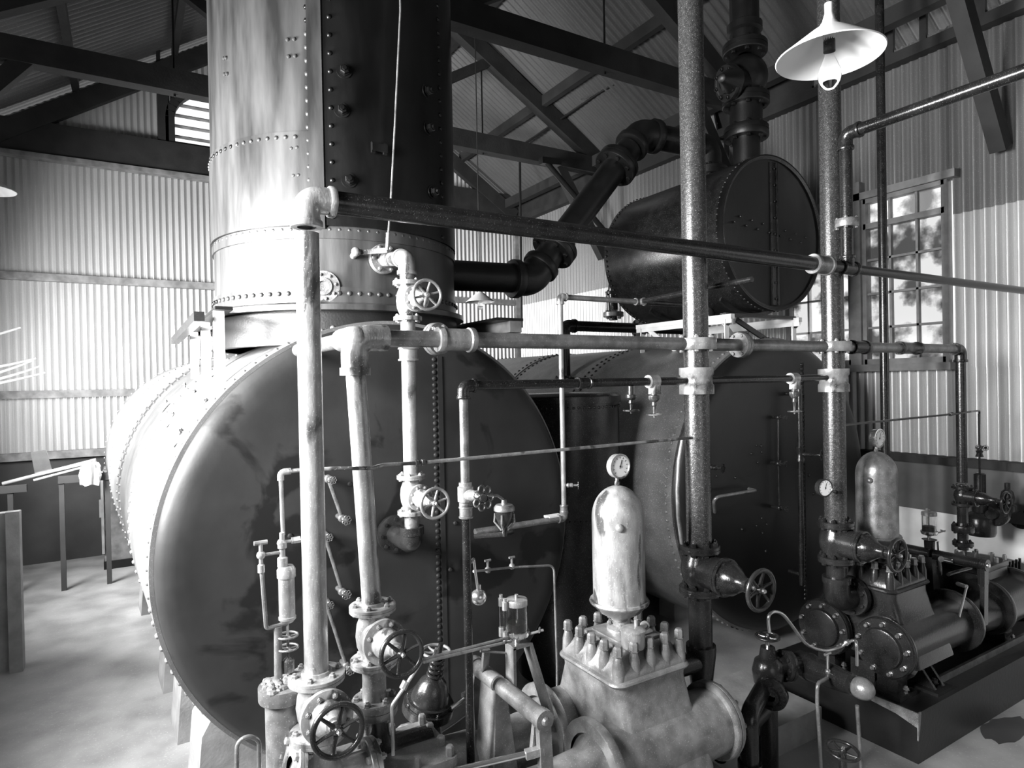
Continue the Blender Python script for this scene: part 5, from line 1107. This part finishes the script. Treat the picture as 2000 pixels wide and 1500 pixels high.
# ceiling rose/lamp base at top centre
_l.part('cord_rose',MB().lathe([(0,-.01),(.05,-.01),(.10,.02),(.11,.05),(0,.06)],(lc.x,lc.y,PZ(930,50,6.1)),(0,0,1),24),M_enamel)
# ================================================================ LEFT SIDE CLUTTER
a=P(38,1000,Y=6.6); 
t=T('timber_bin','tall narrow timber bin end at the lower left edge','bin',(a.x-.35,6.7,0))
t.part('panel',MB().box((a.x-.35,6.66,a.z/2),(.70,.10,a.z)),M_conc); t.part('corner_post',MB().box((a.x-.04,6.58,a.z/2),(.09,.09,a.z+.03)),M_conc)
# shovel on a rest, rag
s0=P(5,945,Y=9.0); s1=P(188,898,Y=8.9)
t=T('fire_shovel','long shovel laid slanting against the dark dado, bright blade upright','shovel',s0)
t.part('handle',MB().cyl(s0,s1,.022,n=10),M_timber2)
bl=[P(60,884,Y=9.0),P(90,878,Y=9.0),P(103,922,Y=9.0),P(68,925,Y=9.0)]
t.part('blade',MB().prism(bl,(0,1,0),.02),M_steel)
t=T('bundle_of_rods','two pale rods lying along the shovel by the dark dado','rod',s0)
for o in(0,.05): t.part('rod',MB().cyl(P(66,938,Y=8.95)+V((0,0,o)),P(180,908,Y=8.85)+V((0,0,o*.6)),.014,n=8),M_conc)
t=T('rod_rest','dark trestle under the shovel and rods beside the left boiler','trestle',(P(150,940,Y=8.9).x,8.9,0))
a=P(165,925,Y=8.9); t.part('bearer',MB().box((a.x,8.9,a.z-.05),(.5,.08,.08)),M_backd)
for o in(-.22,.22): t.part('leg',MB().box((a.x+o,8.9,(a.z-.09)/2),(.05,.05,a.z-.09)),M_backd)
t.part('bearer',MB().box((P(20,950,Y=9.0).x,9.0,P(20,950,Y=9.0).z-.03),(.3,.08,.08)),M_backd); t.part('leg',MB().box((P(20,950,Y=9.0).x,9.0,P(20,950,Y=9.0).z/2-.03),(.05,.05,P(20,950,Y=9.0).z-.06)),M_backd)
a=P(176,915,Y=8.82); mb=MB(); rings=[]
n_=22
for k_,(w_,dz) in enumerate(((.03,.07),(.07,.055),(.09,.01),(.10,-.08),(.09,-.15),(.085,-.19))):
    rings.append([V((a.x+ (w_+.018*math.sin(5*q_+k_))*math.cos(q_),8.82+(.05+.012*math.sin(7*q_))*math.sin(q_),a.z+dz+.012*math.sin(4*q_+1))) for q_ in [2*PI*i/n_ for i in range(n_)]])
mb.loft(rings); solo('rag',mb,M_rag,'crumpled white rag draped over the shovel handle beside the left boiler','rag')
# pale canes sticking in from the left
t=T('cane_bundle','bundle of pale curved canes poking in at the left edge','canes',P(0,700,Y=6.0))
for u0,v0,u1,v1,um,vm in((-60,670,40,640,0,652),(-60,725,70,700,10,716),(-60,742,62,705,8,728),(-60,752,78,715,20,738),(-60,760,88,728,20,745)):
    p0=P(u0,v0,Y=6.0);p1=P(u1,v1,Y=6.1);pm=P(um,vm,Y=6.05)
    t.part('cane',MB().tube([p0*(1-f)**2+pm*2*f*(1-f)+p1*f*f for f in [i/8 for i in range(9)]],[.013*(1-.5*i/8) for i in range(9)],8),M_whiteiron)
t.part('binding',MB().cyl(P(-60,735,Y=6.0)+V((0,-.03,0)),P(-52,733,Y=6.0)+V((0,.03,0)),.06,n=12),M_rag)
for _t in ALLT: _t.finish()
